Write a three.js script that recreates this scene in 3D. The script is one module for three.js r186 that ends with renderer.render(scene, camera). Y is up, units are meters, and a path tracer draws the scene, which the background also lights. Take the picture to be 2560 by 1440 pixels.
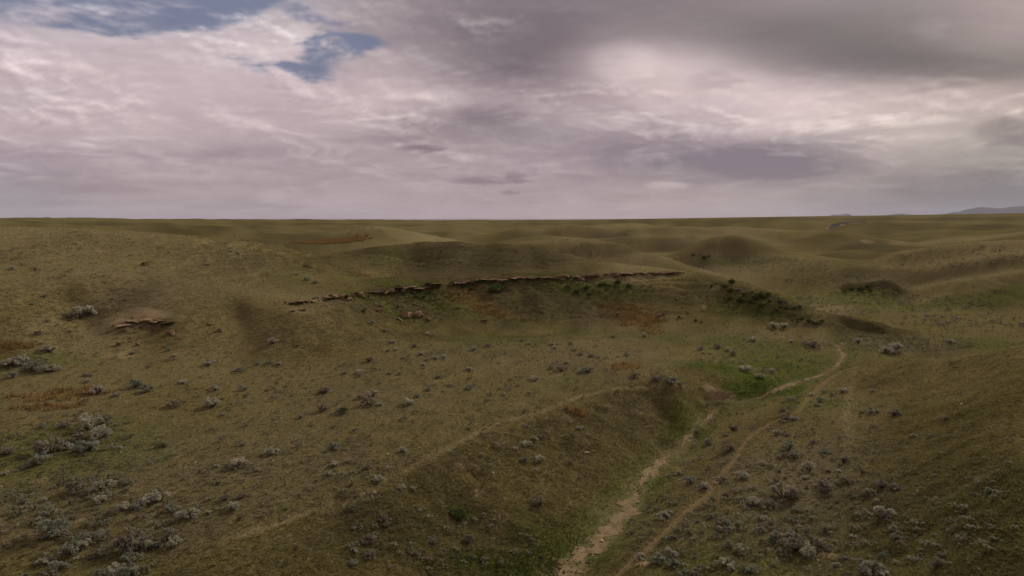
import * as THREE from 'three';
import { mergeGeometries } from 'three/addons/utils/BufferGeometryUtils.js';
import { ConvexGeometry } from 'three/addons/geometries/ConvexGeometry.js';

// ---------------------------------------------------------------- camera, sky, sun, exposure
const scene = new THREE.Scene();
const F = 1730, EYE = 20, PITCH = Math.atan(172 / F);          // lens in photo pixels, drone height above the creek, tilt
const camera = new THREE.PerspectiveCamera(2 * Math.atan(720 / F) * 180 / Math.PI, 16 / 9, 0.5, 60000);
camera.position.set(0, EYE, 0);
camera.rotation.set(-PITCH, 0, 0);
const renderer = new THREE.WebGLRenderer({ antialias: true });
renderer.toneMapping = THREE.LinearToneMapping;
renderer.toneMappingExposure = 1.0;
renderer.shadowMap.enabled = true;

const sun = new THREE.DirectionalLight(new THREE.Color(1, 0.93, 0.83), 3.6);
sun.position.set(72, 62, -98);
sun.castShadow = true; sun.shadow.radius = 20;
sun.shadow.mapSize.set(4096, 4096);
Object.assign(sun.shadow.camera, { left: -220, right: 220, top: 220, bottom: -220, near: 1, far: 900 });
sun.position.multiplyScalar(2); sun.target.position.set(0, 0, -100); sun.position.z -= 100;
scene.add(sun, sun.target);
scene.fog = new THREE.FogExp2(0xb4b2c0, 0.000015);

// ---------------------------------------------------------------- small maths
function rng(seed) { let s = seed >>> 0; return () => { s = (s + 0x6D2B79F5) >>> 0; let t = s; t = Math.imul(t ^ (t >>> 15), t | 1); t ^= t + Math.imul(t ^ (t >>> 7), t | 61); return ((t ^ (t >>> 14)) >>> 0) / 4294967296; }; }
const PERM = new Uint8Array(512), GX = new Float64Array(256), GY = new Float64Array(256);
{ const r = rng(7); const p = [...Array(256).keys()]; for (let i = 255; i > 0; i--) { const j = Math.floor(r() * (i + 1)); [p[i], p[j]] = [p[j], p[i]]; } for (let i = 0; i < 512; i++) PERM[i] = p[i & 255]; for (let i = 0; i < 256; i++) { const a = r() * 6.2831853; GX[i] = Math.cos(a); GY[i] = Math.sin(a); } }
function noise(x, y) {
  const xf = Math.floor(x), yf = Math.floor(y), X = xf & 255, Y = yf & 255; x -= xf; y -= yf;
  const u = x * x * x * (x * (x * 6 - 15) + 10), v = y * y * y * (y * (y * 6 - 15) + 10);
  const a = PERM[PERM[X] + Y], b = PERM[PERM[X + 1] + Y], c = PERM[PERM[X] + Y + 1], d = PERM[PERM[X + 1] + Y + 1];
  const n0 = GX[a] * x + GY[a] * y, n1 = GX[b] * (x - 1) + GY[b] * y, n2 = GX[c] * x + GY[c] * (y - 1), n3 = GX[d] * (x - 1) + GY[d] * (y - 1);
  return 1.5 * (n0 + u * (n1 - n0) + v * (n2 - n0 + u * (n0 - n1 - n2 + n3)));
}
function fbm(x, y, oct, gain = 0.5) { let s = 0, a = 1, t = 0; for (let i = 0; i < oct; i++) { s += a * noise(x, y); t += a; a *= gain; x = x * 2.03 + 17.3; y = y * 2.03 + 5.1; } return s / t; }
function fbmR(x, y, wave, oct, gain, R) {                       // only the octaves that are wider than the mesh is coarse at range R
  let s = 0, a = 1, t = 0; const lim = 0.011 * R; x /= wave; y /= wave;
  for (let i = 0; i < oct; i++) { const k = clamp((wave / lim - 1.5) / 1); if (k <= 0) { for (; i < oct; i++) { t += a; a *= gain; } break; } s += a * k * noise(x, y); t += a; a *= gain; wave /= 2.03; x = x * 2.03 + 17.3; y = y * 2.03 + 5.1; }
  return s / t;
}
const clamp = (x, a = 0, b = 1) => x < a ? a : x > b ? b : x;
const smooth = (a, b, x) => { x = clamp((x - a) / (b - a)); return x * x * (3 - 2 * x); };
const mix = (a, b, t) => a + (b - a) * t;
const CP = Math.cos(PITCH), SP = Math.sin(PITCH);
function ray(u, v) {                                           // photo pixel -> [azimuth, tangent of elevation]
  const x = u - 1280, y0 = 720 - v, z0 = -F;
  const y = y0 * CP + z0 * SP, z = -y0 * SP + z0 * CP;
  return [Math.atan2(x, -z), y / Math.hypot(x, z)];
}

// ---------------------------------------------------------------- sky: broken grey cloud with a few blue gaps
{
  const W = 4096, HH = 2048, data = new Float32Array(W * HH * 4);
  const lin = c => { c /= 255; return c <= 0.04045 ? c / 12.92 : Math.pow((c + 0.055) / 1.055, 2.4); };
  const cols = [-700, 0, 320, 640, 960, 1280, 1600, 1920, 2240, 2560, 3260], rows = [-400, 0, 80, 160, 240, 320, 400, 480, 560];
  const A = [168, 155, 160];
  const G = [
    [A, [150, 148, 160], [150, 146, 158], [150, 144, 152], [146, 136, 143], [138, 128, 134], [138, 127, 132], [145, 134, 137], [148, 138, 139], [155, 143, 144], A],
    [A, [160, 156, 170], [160, 154, 168], [168, 160, 170], [148, 137, 144], [128, 118, 126], [127, 117, 122], [140, 128, 132], [140, 131, 132], [166, 151, 151], A],
    [A, [184, 171, 179], [182, 170, 178], [188, 175, 181], [152, 140, 147], [125, 115, 122], [146, 134, 138], [122, 113, 116], [126, 118, 118], [158, 144, 144], A],
    [A, [192, 175, 181], [192, 175, 180], [196, 180, 185], [178, 163, 168], [130, 120, 126], [204, 187, 188], [152, 140, 142], [126, 118, 118], [136, 127, 125], A],
    [A, [188, 172, 177], [193, 176, 181], [192, 174, 180], [192, 174, 178], [172, 157, 162], [192, 174, 176], [208, 190, 191], [198, 181, 179], [190, 173, 170], A],
    [A, [186, 169, 174], [186, 169, 173], [182, 165, 170], [178, 162, 166], [154, 142, 147], [172, 157, 162], [200, 183, 184], [192, 177, 174], [164, 153, 149], A],
    [A, [166, 152, 160], [168, 153, 159], [166, 151, 157], [167, 152, 157], [165, 149, 155], [152, 140, 147], [134, 125, 133], [172, 160, 158], [154, 146, 143], A],
    [A, [152, 144, 150], [165, 149, 153], [165, 149, 153], [169, 152, 156], [165, 148, 152], [165, 149, 151], [160, 147, 148], [146, 137, 137], [128, 124, 126], A],
    [A, [150, 145, 152], [155, 146, 152], [160, 148, 153], [165, 151, 156], [172, 154, 157], [170, 153, 154], [160, 149, 150], [136, 132, 136], [122, 123, 131], A],
  ];
  const cr = (p0, p1, p2, p3, t) => p1 + 0.5 * t * (p2 - p0 + t * (2 * p0 - 5 * p1 + 4 * p2 - p3 + t * (3 * (p1 - p2) + p3 - p0)));
  const find = (a, x) => { let i = 0; while (i < a.length - 2 && x > a[i + 1]) i++; return [i, clamp((x - a[i]) / (a[i + 1] - a[i]))]; };
  const cc = (n, i) => i < 0 ? 0 : i > n ? n : i;
  function field(u, v, out) {
    const [i, tx] = find(cols, u), [j, ty] = find(rows, v);
    for (let k = 0; k < 3; k++) {
      const q = [];
      for (let b = -1; b < 3; b++) { const R = G[cc(rows.length - 1, j + b)]; q.push(cr(R[cc(cols.length - 1, i - 1)][k], R[i][k], R[i + 1][k], R[cc(cols.length - 1, i + 2)][k], tx)); }
      out[k] = cr(q[0], q[1], q[2], q[3], ty);
    }
  }
  // cloud masses that stand out, in degrees of bearing and height above the horizon: [bearing, height, half width, half height, shade]
  const toDeg = (u, v) => { const [a, t] = ray(u, v); return [a * 57.29578, Math.atan(t) * 57.29578]; };
  const PXD = F * Math.PI / 180;
  const masses = [
    [1850, 390, 300, 42, -30], [1920, 430, 120, 26, -12], [1170, 300, 190, 34, -16], [1060, 340, 130, 22, -16], [1230, 285, 90, 26, -14],
    [1052, 372, 62, 9, -30], [1230, 450, 95, 10, -22], [1290, 443, 28, 12, -18], [1282, 482, 28, 5, -26], [1670, 463, 56, 10, 20], [1560, 365, 160, 24, -8],
    [1400, 140, 120, 90, -18], [1560, 150, 90, 50, 12], [1760, 190, 130, 60, 12], [1330, 210, 190, 40, -14], [2130, 165, 420, 46, -12], [1780, 200, 60, 26, -14],
    [2440, 120, 130, 40, 14], [2330, 70, 50, 26, 8], [2520, 330, 90, 34, -22], [2440, 440, 190, 40, -10], [2300, 480, 120, 20, -6], [1030, 260, 150, 30, 14], [1120, 245, 70, 22, 12], [870, 350, 110, 18, -10], [60, 385, 120, 12, -14],
    [560, 385, 170, 14, -10], [440, 400, 40, 8, 12], [400, 440, 130, 8, 9], [640, 462, 200, 9, -9], [150, 450, 160, 10, -8], [560, 295, 60, 12, 12], [300, 95, 190, 26, 12], [700, 110, 110, 46, 16], [560, 60, 60, 30, 14], [760, 90, 50, 34, 12], [240, 14, 60, 16, 26], [180, 4, 60, 12, 16], [380, 35, 26, 12, 18], [630, 40, 50, 20, 12], [200, 500, 120, 22, 7], [680, 490, 40, 14, 8], [270, 470, 80, 20, -7], [2000, 330, 330, 50, 8], [1650, 250, 90, 26, 8], [1500, 300, 90, 22, 8]
  ];
  const gaps = [[60, 30, 190, 34, 1.0], [400, 10, 150, 50, 1.3], [500, 26, 110, 36, 1.2], [240, 45, 110, 26, 1.0], [330, 66, 120, 16, 0.9], [300, 84, 60, 12, 0.7], [760, 42, 40, 13, 1.0], [830, 60, 90, 10, 0.6], [850, 110, 90, 32, 1.05], [790, 128, 42, 26, 1.1], [720, 172, 110, 15, 1.15], [780, 196, 60, 12, 0.9], [900, 115, 60, 18, 0.8], [590, 150, 60, 8, 0.5], [660, 10, 70, 22, 0.8]];
  const tmp = [0, 0, 0];
  for (let j = HH / 2; j < HH; j++) {
    const el = ((j + 0.5) / HH - 0.5) * Math.PI, te = Math.tan(Math.min(el, 1.2));
    for (let i = 0; i < W; i++) {
      const theta = ((i + 0.5) / W - 0.5) * 2 * Math.PI;       // three: u = atan2(z, x) / 2pi + 0.5
      const dx = Math.cos(theta), dz = Math.sin(theta);
      const az = Math.atan2(dx, -dz);
      let u = 9999, v = -9999;
      if (Math.abs(az) < 1.2 && el < 0.6) {
        const x = Math.sin(az), z = -Math.cos(az), y = te;     // project
        const Y = y * CP - (-z) * -SP, Z = -z * CP - y * SP;
        u = 1280 + F * x / Z; v = 720 - F * Y / Z;
      }
      // coordinates on a cloud deck, softened towards the horizon
      const D = 1 / (te + 0.055), px = Math.sin(az) * D, py = -Math.cos(az) * D;
      const wx = fbm(px * 0.5 + 3, py * 0.5, 3), wy = fbm(px * 0.5 + 31, py * 0.5 + 9, 3);
      const n1 = fbm(px * 0.42 + wx * 0.5 + 11, py * 0.42 + wy * 0.5, 6, 0.55), n2 = fbm(px * 1.7 + wx * 0.8, py * 1.7 + wy * 0.8 + 7, 5, 0.6);
      const n3 = Math.abs(u) < 4000 ? fbm(px * 5.5 + wx * 1.5 + 4, py * 5.5 + wy * 1.5, 5, 0.62) : 0;
      const low = fbm(az * 9 + wx * 0.3, el * 80 + 3, 5, 0.55);
      const inside = smooth(-650, -150, u) * smooth(3200, 2720, u) * smooth(-380, -60, v);
      if (inside > 0) {
        const uu = u + wx * 70 + n2 * 26 + n3 * 14, vv = v + wy * 26 + n2 * 12 + n3 * 9;
        field(uu, vv, tmp);
        const wc = 1.15, rl = smooth(-120, 60, v) * (1 - 0.85 * smooth(1050, 1500, u) * smooth(300, 120, v)), ca = az * 11 + wx * 0.6 + n1 * 0.5 + 40, ce = el * 27 + wy * 0.4, d0 = fbm(ca, ce, 7, 0.62), d1 = fbm(ca + 0.05, ce + 0.16, 7, 0.62), patchy = 0.35 + 0.9 * smooth(-0.25, 0.4, fbm(az * 4 + 3, el * 12, 2));
        const relief = clamp((d0 - d1) * 90 * patchy, -22, 34) * rl * smooth(-0.35, 0.25, d0) * smooth(520, 330, v) + (d0 * 20) * rl;
        let s = 0;
        for (const m of masses) { const sm = m[2] < 100, a = ((sm ? u + n3 * 26 + wx * 14 : uu) - m[0]) / m[2], b = ((sm ? v + n3 * 10 + wy * 5 : vv) - m[1]) / m[3], q = a * a + b * b; if (q < 9) s += m[4] * (sm ? 1.15 * smooth(1.6, 0.3, q + n3 * 0.8) : Math.exp(-q * 0.9)); }
        s *= 0.85 + n2 * 0.6;
        const soft = smooth(1000, 1500, u) * smooth(330, 120, v);      // the big smooth sheet to the right
        const k = 3 + s + relief * 0.9 + mix(n1 * 12 + n2 * 7 + (Math.abs(n3) * 12 - 3), n1 * 8 + n2 * 3 + n3 * 1.5, soft) * mix(0.5, 1, smooth(540, 300, v)) + low * 6 * smooth(180, 420, v);
        for (let c = 0; c < 3; c++) tmp[c] += k * (c === 2 ? 0.9 : 1);
        let g = 0;
        const gu = u + wx * 40 + n2 * 40 + n3 * 34, gv = v + wy * 16 + n2 * 22 + n3 * 18;
        for (const m of gaps) { const a = (gu - m[0]) / m[2], b = (gv - m[1]) / m[3], q = a * a + b * b; if (q < 6) g += m[4] * Math.exp(-q * 0.8); }
        g = smooth(0.3, 0.95, g + n2 * 0.25) * smooth(-0.42, 0.3, 0.16 - d0 * 1.1 + n3 * 0.5 + n2 * 0.2);
        const blue = [106, 116, 144];
        for (let c = 0; c < 3; c++) tmp[c] = mix(tmp[c], blue[c] + n1 * 8, g * 0.86);
      } else { tmp[0] = A[0]; tmp[1] = A[1]; tmp[2] = A[2]; }
      const gen = [A[0] + n1 * 38 + n2 * 12, A[1] + n1 * 36 + n2 * 11, A[2] + n1 * 33 + n2 * 10];
      const at = (j * W + i) * 4;
      for (let c = 0; c < 3; c++) data[at + c] = lin(clamp(mix(gen[c], tmp[c], inside) + [4.5, 3.5, 2][c], 60, 238));
      data[at + 3] = 1;
    }
  }
  for (let j = 0; j < HH / 2; j++) for (let i = 0; i < W; i++) { const at = (j * W + i) * 4; data[at] = 0.06; data[at + 1] = 0.05; data[at + 2] = 0.035; data[at + 3] = 1; }
  const sky = new THREE.DataTexture(data, W, HH, THREE.RGBAFormat, THREE.FloatType);
  sky.mapping = THREE.EquirectangularReflectionMapping; sky.magFilter = THREE.LinearFilter; sky.minFilter = THREE.LinearFilter; sky.needsUpdate = true;
  scene.background = sky; scene.environment = sky;
}
console.log('sky done');

// ---------------------------------------------------------------- terrain: surveyed heights joined by a thin-plate surface over bearing and log distance
const pts = [];                                                // [azimuth, range, height]
const byY = s => s.forEach(([u, v, y]) => { const [a, t] = ray(u, v); pts.push([a, (y - EYE) / t, y]); });
const byR = s => s.forEach(([u, v, R]) => { const [a, t] = ray(u, v); pts.push([a, R, EYE + R * t]); });
const hid = s => s.forEach(([u, R, y]) => pts.push([ray(u, 600)[0], R, y]));
byY([[0, 1440, 4], [400, 1440, 3.6], [800, 1440, 3.0], [1100, 1440, 1.5], [1280, 1440, 0.3], [1420, 1440, -0.2], [1560, 1440, 0.4], [1800, 1440, 1], [2200, 1440, 2], [2560, 1440, 4.5],
  [0, 1300, 4.4], [300, 1300, 4.2], [600, 1340, 3.9], [900, 1330, 2.9], [1150, 1310, 1.6], [1350, 1300, 0.7], [1530, 1300, -0.2], [1690, 1300, 0.5], [2000, 1300, 1.2], [2300, 1300, 2.8], [2560, 1300, 5.2],
  [750, 1285, 3.8], [900, 1235, 3.8], [1060, 1150, 3.7], [1160, 1100, 3.65], [1260, 1050, 3.6], [1340, 1035, 3.55], [1450, 990, 3.5], [1560, 968, 3.4], [1700, 966, 3.1],
  [1050, 1250, 2.8], [1200, 1260, 1.9], [1150, 1180, 2.9], [1300, 1170, 2.2], [1300, 1090, 3.0], [1400, 1110, 2.0], [1500, 1090, 1.8], [1480, 1030, 2.8], [1560, 1060, 1.6], [1600, 975, 3.1], [1650, 1035, 1.4], [1560, 1000, 2.8],
  [1500, 1360, -0.2], [1580, 1250, -0.1], [1620, 1180, 0], [1700, 1100, 0], [1760, 1035, 0.1], [1835, 1004, 0.2], [1900, 982, 0.2], [2000, 945, 0.6], [2080, 915, 0.9], [2105, 870, 1.4], [2105, 850, 1.6],
  [1760, 1210, 0.6], [1830, 1150, 0.7], [1870, 1100, 0.7], [1990, 1030, 0.7], [2070, 950, 0.7],
  [2000, 1100, 1.1], [2000, 1200, 1.2], [2250, 1100, 2.4], [2250, 1200, 2.5], [2250, 1000, 2.2], [2150, 960, 1.2], [2560, 1200, 5.8], [2560, 1100, 6.2], [2560, 1000, 6.5], [2560, 930, 6.6], [2400, 1000, 4.2], [2400, 1100, 4.3], [2400, 930, 3.9],
  [2150, 918, 1.5], [2300, 897, 3.6], [2450, 882, 5.2], [2560, 872, 6.3],
  [2350, 858, 1.2], [2500, 850, 1.0], [2300, 838, 1.3], [2150, 847, 1.8],
  [0, 1150, 4.7], [300, 1150, 4.5], [600, 1150, 4.2], [850, 1150, 4], [0, 1000, 5.6], [300, 1000, 4.9], [600, 1000, 4.5], [900, 1000, 4.2], [1200, 980, 3.9], [1400, 940, 3.6], [1000, 1080, 4],
  [0, 900, 6.7], [200, 900, 6.2], [400, 910, 5.6], [600, 900, 5.2], [800, 900, 4.8], [1000, 900, 4.5], [1200, 900, 4], [1400, 900, 3.6], [1600, 910, 3], [1750, 930, 2.4], [1850, 945, 1.3], [1900, 965, 0.7],
  [1850, 900, 1.6], [1950, 900, 1.3], [2050, 890, 1.3], [1800, 870, 2.0], [1950, 860, 1.8], [2050, 852, 1.8],
  [930, 845, 5.5], [1000, 845, 5], [1200, 830, 4.1], [1400, 840, 3.5], [1550, 850, 2.7], [1650, 860, 2.2],
  [300, 802, 8.3], [370, 797, 8.4], [430, 803, 8.2], [370, 832, 7.2], [350, 870, 6.3], [300, 893, 6], [100, 850, 7.7], [0, 850, 8], [200, 790, 8.7], [0, 790, 9.8], [550, 840, 6.7], [600, 790, 7.9],
  [620, 768, 8.8], [700, 757, 9], [780, 746, 9], [850, 737, 9], [930, 728, 9], [1000, 716, 9], [1100, 706, 9], [1200, 697, 9], [1300, 692, 9.1], [1400, 688, 9.15], [1500, 684, 9.2], [1590, 681, 9.2], [1690, 679, 9.2],
  [1750, 835, 2.1], [1850, 830, 2.0], [1950, 817, 2.0], [2050, 828, 1.9], [2150, 834, 1.7], [2230, 835, 1.6],
  [2150, 770, 0.3], [2250, 790, 0.3], [2400, 805, 0.3], [2550, 845, 0.3], [2560, 790, 0.9], [2200, 733, 0.6], [1900, 690, 0.8], [1850, 668, 1], [2000, 668, 1], [1800, 654, 1.2], [2000, 695, 0.8], [2100, 728, 0.7], [2240, 730, 0.8], [2150, 731, 0.8]]);
byY([[1000, 785, 5.6], [1100, 782, 4.8], [1200, 779, 4.3], [1300, 772, 4.2], [1400, 772, 3.9], [1500, 782, 3.3], [1590, 800, 2.6], [1690, 822, 2.0]]);
byR([[750, 790, 87], [850, 775, 94], [930, 777, 99],
  [1750, 684, 148], [1800, 690, 147], [1850, 702, 144], [1900, 720, 140], [1950, 740, 137], [2000, 762, 134], [2100, 791, 130.5], [2180, 808, 129], [2250, 827, 126.5],
  [1750, 760, 131], [1850, 765, 131], [1950, 785, 129], [2050, 808, 126.5],
  [2150, 707, 213], [2230, 704, 211], [2060, 722, 212],
  [2560, 600, 260], [2400, 606, 255], [2250, 622, 250], [2150, 640, 245], [2050, 660, 240], [2560, 640, 226], [2400, 660, 226], [2250, 680, 228], [2500, 700, 205], [2560, 690, 206], [2350, 715, 206], [2560, 745, 186], [2450, 765, 184],
  [760, 619, 180], [850, 612, 182], [950, 604, 183], [1050, 600, 184], [1150, 602, 184], [1250, 607, 183], [1330, 612, 181], [1420, 632, 177], [1500, 650, 172], [1600, 668, 164], [1680, 676, 157],
  [1050, 640, 173], [1200, 640, 174], [1330, 645, 172], [1050, 682, 161], [1200, 677, 163], [1350, 675, 162], [900, 650, 165], [1000, 699, 134], [1200, 688, 142], [1450, 676, 156], [830, 690, 124], [800, 660, 150], [780, 640, 170], [900, 702, 118],
  [0, 567, 140], [150, 569, 143], [330, 578, 146], [480, 589, 150], [600, 601, 156], [700, 614, 170], [0, 650, 114], [200, 650, 116], [400, 640, 121], [600, 650, 128], [0, 720, 99], [200, 720, 101], [400, 720, 101], [550, 720, 103], [650, 700, 113], [0, 600, 125], [300, 610, 128],
  [0, 556, 380], [330, 561, 380], [600, 566, 375], [900, 570, 370], [1000, 574, 365], [1100, 586, 355], [1200, 597, 345], [830, 606, 325], [700, 606, 325],
  [1290, 601, 300], [1400, 597, 305], [1400, 604, 292], [1480, 600, 300], [1560, 611, 290], [1650, 636, 265], [1740, 667, 235], [1550, 640, 266],
  [1280, 577, 560], [1380, 572, 560], [1480, 562, 600], [1600, 561, 620], [1700, 566, 600], [1850, 571, 580], [2000, 577, 560], [2100, 585, 540], [2160, 602, 500], [2230, 622, 460],
  [1350, 592, 480], [1500, 585, 530], [1600, 600, 470], [1700, 622, 400],
  [1740, 622, 345], [1790, 604, 350], [1850, 600, 352], [1920, 614, 350], [1990, 640, 338], [1740, 649, 330], [1850, 649, 335], [1800, 625, 345], [2000, 610, 500], [2150, 634, 420],
  [1660, 556, 1100], [2000, 562, 1000], [2300, 575, 800], [2560, 582, 700], [2300, 598, 520], [2560, 592, 500],
  [1500, 548.5, 3000], [1700, 545.5, 3000], [2000, 541, 3000], [2300, 537, 3000], [2560, 533, 3000], [2000, 552, 1700], [2300, 553, 1700], [2560, 553, 1700], [1700, 551, 1700],
  [0, 547.5, 1500], [150, 549, 1500], [300, 553, 1600], [600, 553, 1800], [900, 553, 2000], [1200, 553, 2200], [1350, 552, 2500], [300, 557.5, 900], [700, 560, 900], [1000, 562, 900], [1200, 567, 800]]);
hid([[2300, 112, 0.4], [2450, 108, 0.5], [2560, 100, 1.5], [1800, 162, 5], [1900, 158, 2.5], [2000, 150, 1], [2100, 145, 0.5], [2250, 141, 0.3], [1950, 150, 2], [2400, 330, 4], [2560, 340, 5], [2200, 320, 3],
  [1050, 220, 5], [1250, 218, 3], [1420, 208, 2.5], [1550, 195, 2.5], [850, 220, 7], [1680, 190, 3.5], [0, 180, 14], [300, 185, 11], [500, 190, 9], [650, 205, 8], [0, 230, 10], [300, 230, 8], [0, 480, 11], [600, 470, 5], [1000, 450, 3], [1200, 430, 2], [1400, 360, 2], [1550, 345, 1.5], [1650, 320, 1.5], [1000, 300, 6], [1400, 270, 5.5], [1380, 700, 4], [1500, 720, 4], [1700, 700, 4], [2100, 640, 3],
  [1850, 420, 2], [2000, 720, 5], [1600, 800, 6], [0, 5000, 12], [640, 5000, 12], [1280, 5000, 14], [1700, 5000, 20], [2100, 5000, 24], [2560, 5000, 30],
  [0, 14, 3.8], [640, 14, 3], [1280, 14, 0.6], [1900, 14, 0.8], [2560, 14, 3]]);
{ const n = pts.length, aL = ray(0, 600)[0], aR = ray(2560, 600)[0];
  for (let i = 0; i < n; i++) { const [a, R, y] = pts[i]; if (Math.abs(a - aL) < 0.05) pts.push([a - 0.14, R, y]); if (Math.abs(a - aR) < 0.05) pts.push([a + 0.14, R, y]); } }
const SX = 2.2;                                                // bearing weighs a little more than log distance
const tps = (() => {
  const n = pts.length, N = n + 3, M = [];
  const P = pts.map(([a, R]) => [a * SX, Math.log(R)]);
  const U = d2 => d2 < 1e-12 ? 0 : d2 * Math.log(d2);
  for (let i = 0; i < N; i++) M.push(new Float64Array(N + 1));
  for (let i = 0; i < n; i++) {
    for (let j = 0; j < n; j++) M[i][j] = U((P[i][0] - P[j][0]) ** 2 + (P[i][1] - P[j][1]) ** 2);
    M[i][i] = 2e-4;
    M[i][n] = M[n][i] = 1; M[i][n + 1] = M[n + 1][i] = P[i][0]; M[i][n + 2] = M[n + 2][i] = P[i][1]; M[i][N] = pts[i][2];
  }
  for (let c = 0; c < N; c++) {
    let p = c; for (let r = c + 1; r < N; r++) if (Math.abs(M[r][c]) > Math.abs(M[p][c])) p = r;
    [M[c], M[p]] = [M[p], M[c]];
    const row = M[c];
    for (let r = c + 1; r < N; r++) { const q = M[r], f = q[c] / row[c]; if (f) for (let k = c; k <= N; k++) q[k] -= f * row[k]; }
  }
  const w = new Float64Array(N);
  for (let c = N - 1; c >= 0; c--) { let s = M[c][N]; for (let k = c + 1; k < N; k++) s -= M[c][k] * w[k]; w[c] = s / M[c][c]; }
  return (a, l) => { const x = a * SX; let s = w[n] + w[n + 1] * x + w[n + 2] * l; for (let i = 0; i < n; i++) { const dx = x - P[i][0], dy = l - P[i][1], d2 = dx * dx + dy * dy; if (d2 > 1e-12) s += w[i] * d2 * Math.log(d2); } return s; };
})();
const AZM = 0.82, L0 = Math.log(10), L1 = Math.log(6000), NA = 300, NL = 560;
const grid = new Float32Array(NA * NL);
for (let j = 0; j < NL; j++) for (let i = 0; i < NA; i++) grid[j * NA + i] = tps(mix(-AZM, AZM, i / (NA - 1)), mix(L0, L1, j / (NL - 1)));
{
  const ridges = [
    [[[1290, 601, 300], [1400, 597, 305], [1480, 600, 300], [1560, 611, 290], [1650, 636, 265], [1740, 667, 235]], 5, 34, 22, 3, 26],
    [[[300, 561, 380], [600, 566, 375], [900, 570, 370], [1000, 574, 365], [1100, 586, 355], [1200, 597, 345]], 6, 45, 28, 2, 30],
    [[[1280, 577, 560], [1380, 572, 560], [1480, 562, 600], [1600, 561, 620], [1700, 566, 600], [1850, 571, 580], [2000, 577, 560], [2100, 585, 540], [2160, 602, 500], [2230, 622, 460]], 7, 60, 36, 4, 45],
    [[[1740, 622, 345], [1790, 604, 350], [1850, 598, 352], [1920, 614, 350], [1990, 640, 338]], 2.5, 32, 20, 0.8, 20],
    [[[2560, 600, 260], [2400, 606, 255], [2250, 622, 250], [2150, 640, 245], [2050, 660, 240]], 5, 34, 22, 0, 20],
    [[[760, 619, 180], [850, 612, 182], [950, 604, 183], [1050, 600, 184], [1150, 602, 184], [1250, 607, 183], [1330, 612, 181], [1420, 632, 177], [1500, 650, 172], [1600, 668, 164]], 4, 24, 14, 0, 12],
    [[[0, 567, 140], [150, 569, 143], [330, 578, 146], [480, 589, 150], [600, 601, 156], [700, 614, 170]], 4, 24, 14, 0, 12],
    [[[1250, 590, 470], [1350, 584, 480], [1450, 577, 500], [1560, 580, 490], [1650, 592, 470]], 5, 36, 22, 3, 24],
    [[[1500, 606, 400], [1580, 596, 405], [1680, 594, 410], [1760, 606, 400]], 4, 30, 18, 2.5, 20],
    [[[2000, 596, 455], [2080, 602, 450], [2150, 616, 440]], 3, 26, 16, 2, 18],
    [[[2560, 636, 228], [2420, 650, 226], [2280, 668, 228], [2150, 690, 232]], 1.2, 12, 8, 0.8, 10],
    [[[2560, 672, 212], [2450, 684, 210], [2340, 700, 210]], 1.0, 10, 7, 0.6, 8],
  ].map(([l, ...q]) => [l.map(([u, v, R]) => { const a = ray(u, v)[0]; return [Math.sin(a) * R, -Math.cos(a) * R]; }), ...q]);
  for (let j = 0; j < NL; j++) { const R = Math.exp(mix(L0, L1, j / (NL - 1))); if (R < 140 || R > 760) continue; for (let i = 0; i < NA; i++) {
    const a = mix(-AZM, AZM, i / (NA - 1)), x = Math.sin(a) * R, z = -Math.cos(a) * R; let dy = 0;
    for (const [l, back, off, w, front, foff] of ridges) {
      let best = 1e9, br = 0, end = 0; for (let k = 0; k < l.length - 1; k++) { const [ax, az] = l[k], bx = l[k + 1][0] - ax, bz = l[k + 1][1] - az, t0 = ((x - ax) * bx + (z - az) * bz) / (bx * bx + bz * bz), t = clamp(t0), px = ax + bx * t, pz = az + bz * t, d = Math.hypot(px - x, pz - z); if (d < best) { best = d; br = Math.hypot(px, pz); const o = (k === 0 && t0 < 0 ? -t0 : k === l.length - 2 && t0 > 1 ? t0 - 1 : 0) * Math.hypot(bx, bz); end = Math.exp(-((o / (off * 0.9)) ** 2)); } }
      if (best > off * 3) continue;
      dy -= end * (R > br ? back * Math.exp(-(((best - off) / w) ** 2)) : front * Math.exp(-(((best - foff) / (foff * 0.6)) ** 2)));
    }
    grid[j * NA + i] += Math.max(dy, -8);
  } }
}
function baseAt(a, l) {
  const x = clamp((a + AZM) / (2 * AZM) * (NA - 1), 0, NA - 1.001), y = clamp((l - L0) / (L1 - L0) * (NL - 1), 0, NL - 1.001);
  const i = Math.floor(x), j = Math.floor(y), tx = x - i, ty = y - j; let q0, q1, q2, q3;
  const c3 = (p0, p1, p2, p3, t) => p1 + 0.5 * t * (p2 - p0 + t * (2 * p0 - 5 * p1 + 4 * p2 - p3 + t * (3 * (p1 - p2) + p3 - p0)));
  const row = jj => { jj = jj < 0 ? 0 : jj > NL - 1 ? NL - 1 : jj; const o = jj * NA; return c3(grid[o + (i > 0 ? i - 1 : 0)], grid[o + i], grid[o + Math.min(i + 1, NA - 1)], grid[o + Math.min(i + 2, NA - 1)], tx); };
  q0 = row(j - 1); q1 = row(j); q2 = row(j + 1); q3 = row(j + 2);
  return c3(q0, q1, q2, q3, ty);
}
function base(x, z) {
  const R = Math.max(Math.hypot(x, z), 10), a = Math.atan2(x, -z), l = Math.log(R);
  if (Math.abs(a) <= AZM) return baseAt(a, l);
  const t = (Math.abs(a) - AZM) / (Math.PI - AZM), y = baseAt(Math.sign(a) * AZM, l), o = 0.5 * (baseAt(-AZM, l) + baseAt(AZM, l));
  return mix(y, o, smooth(0, 1, t));
}
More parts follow.
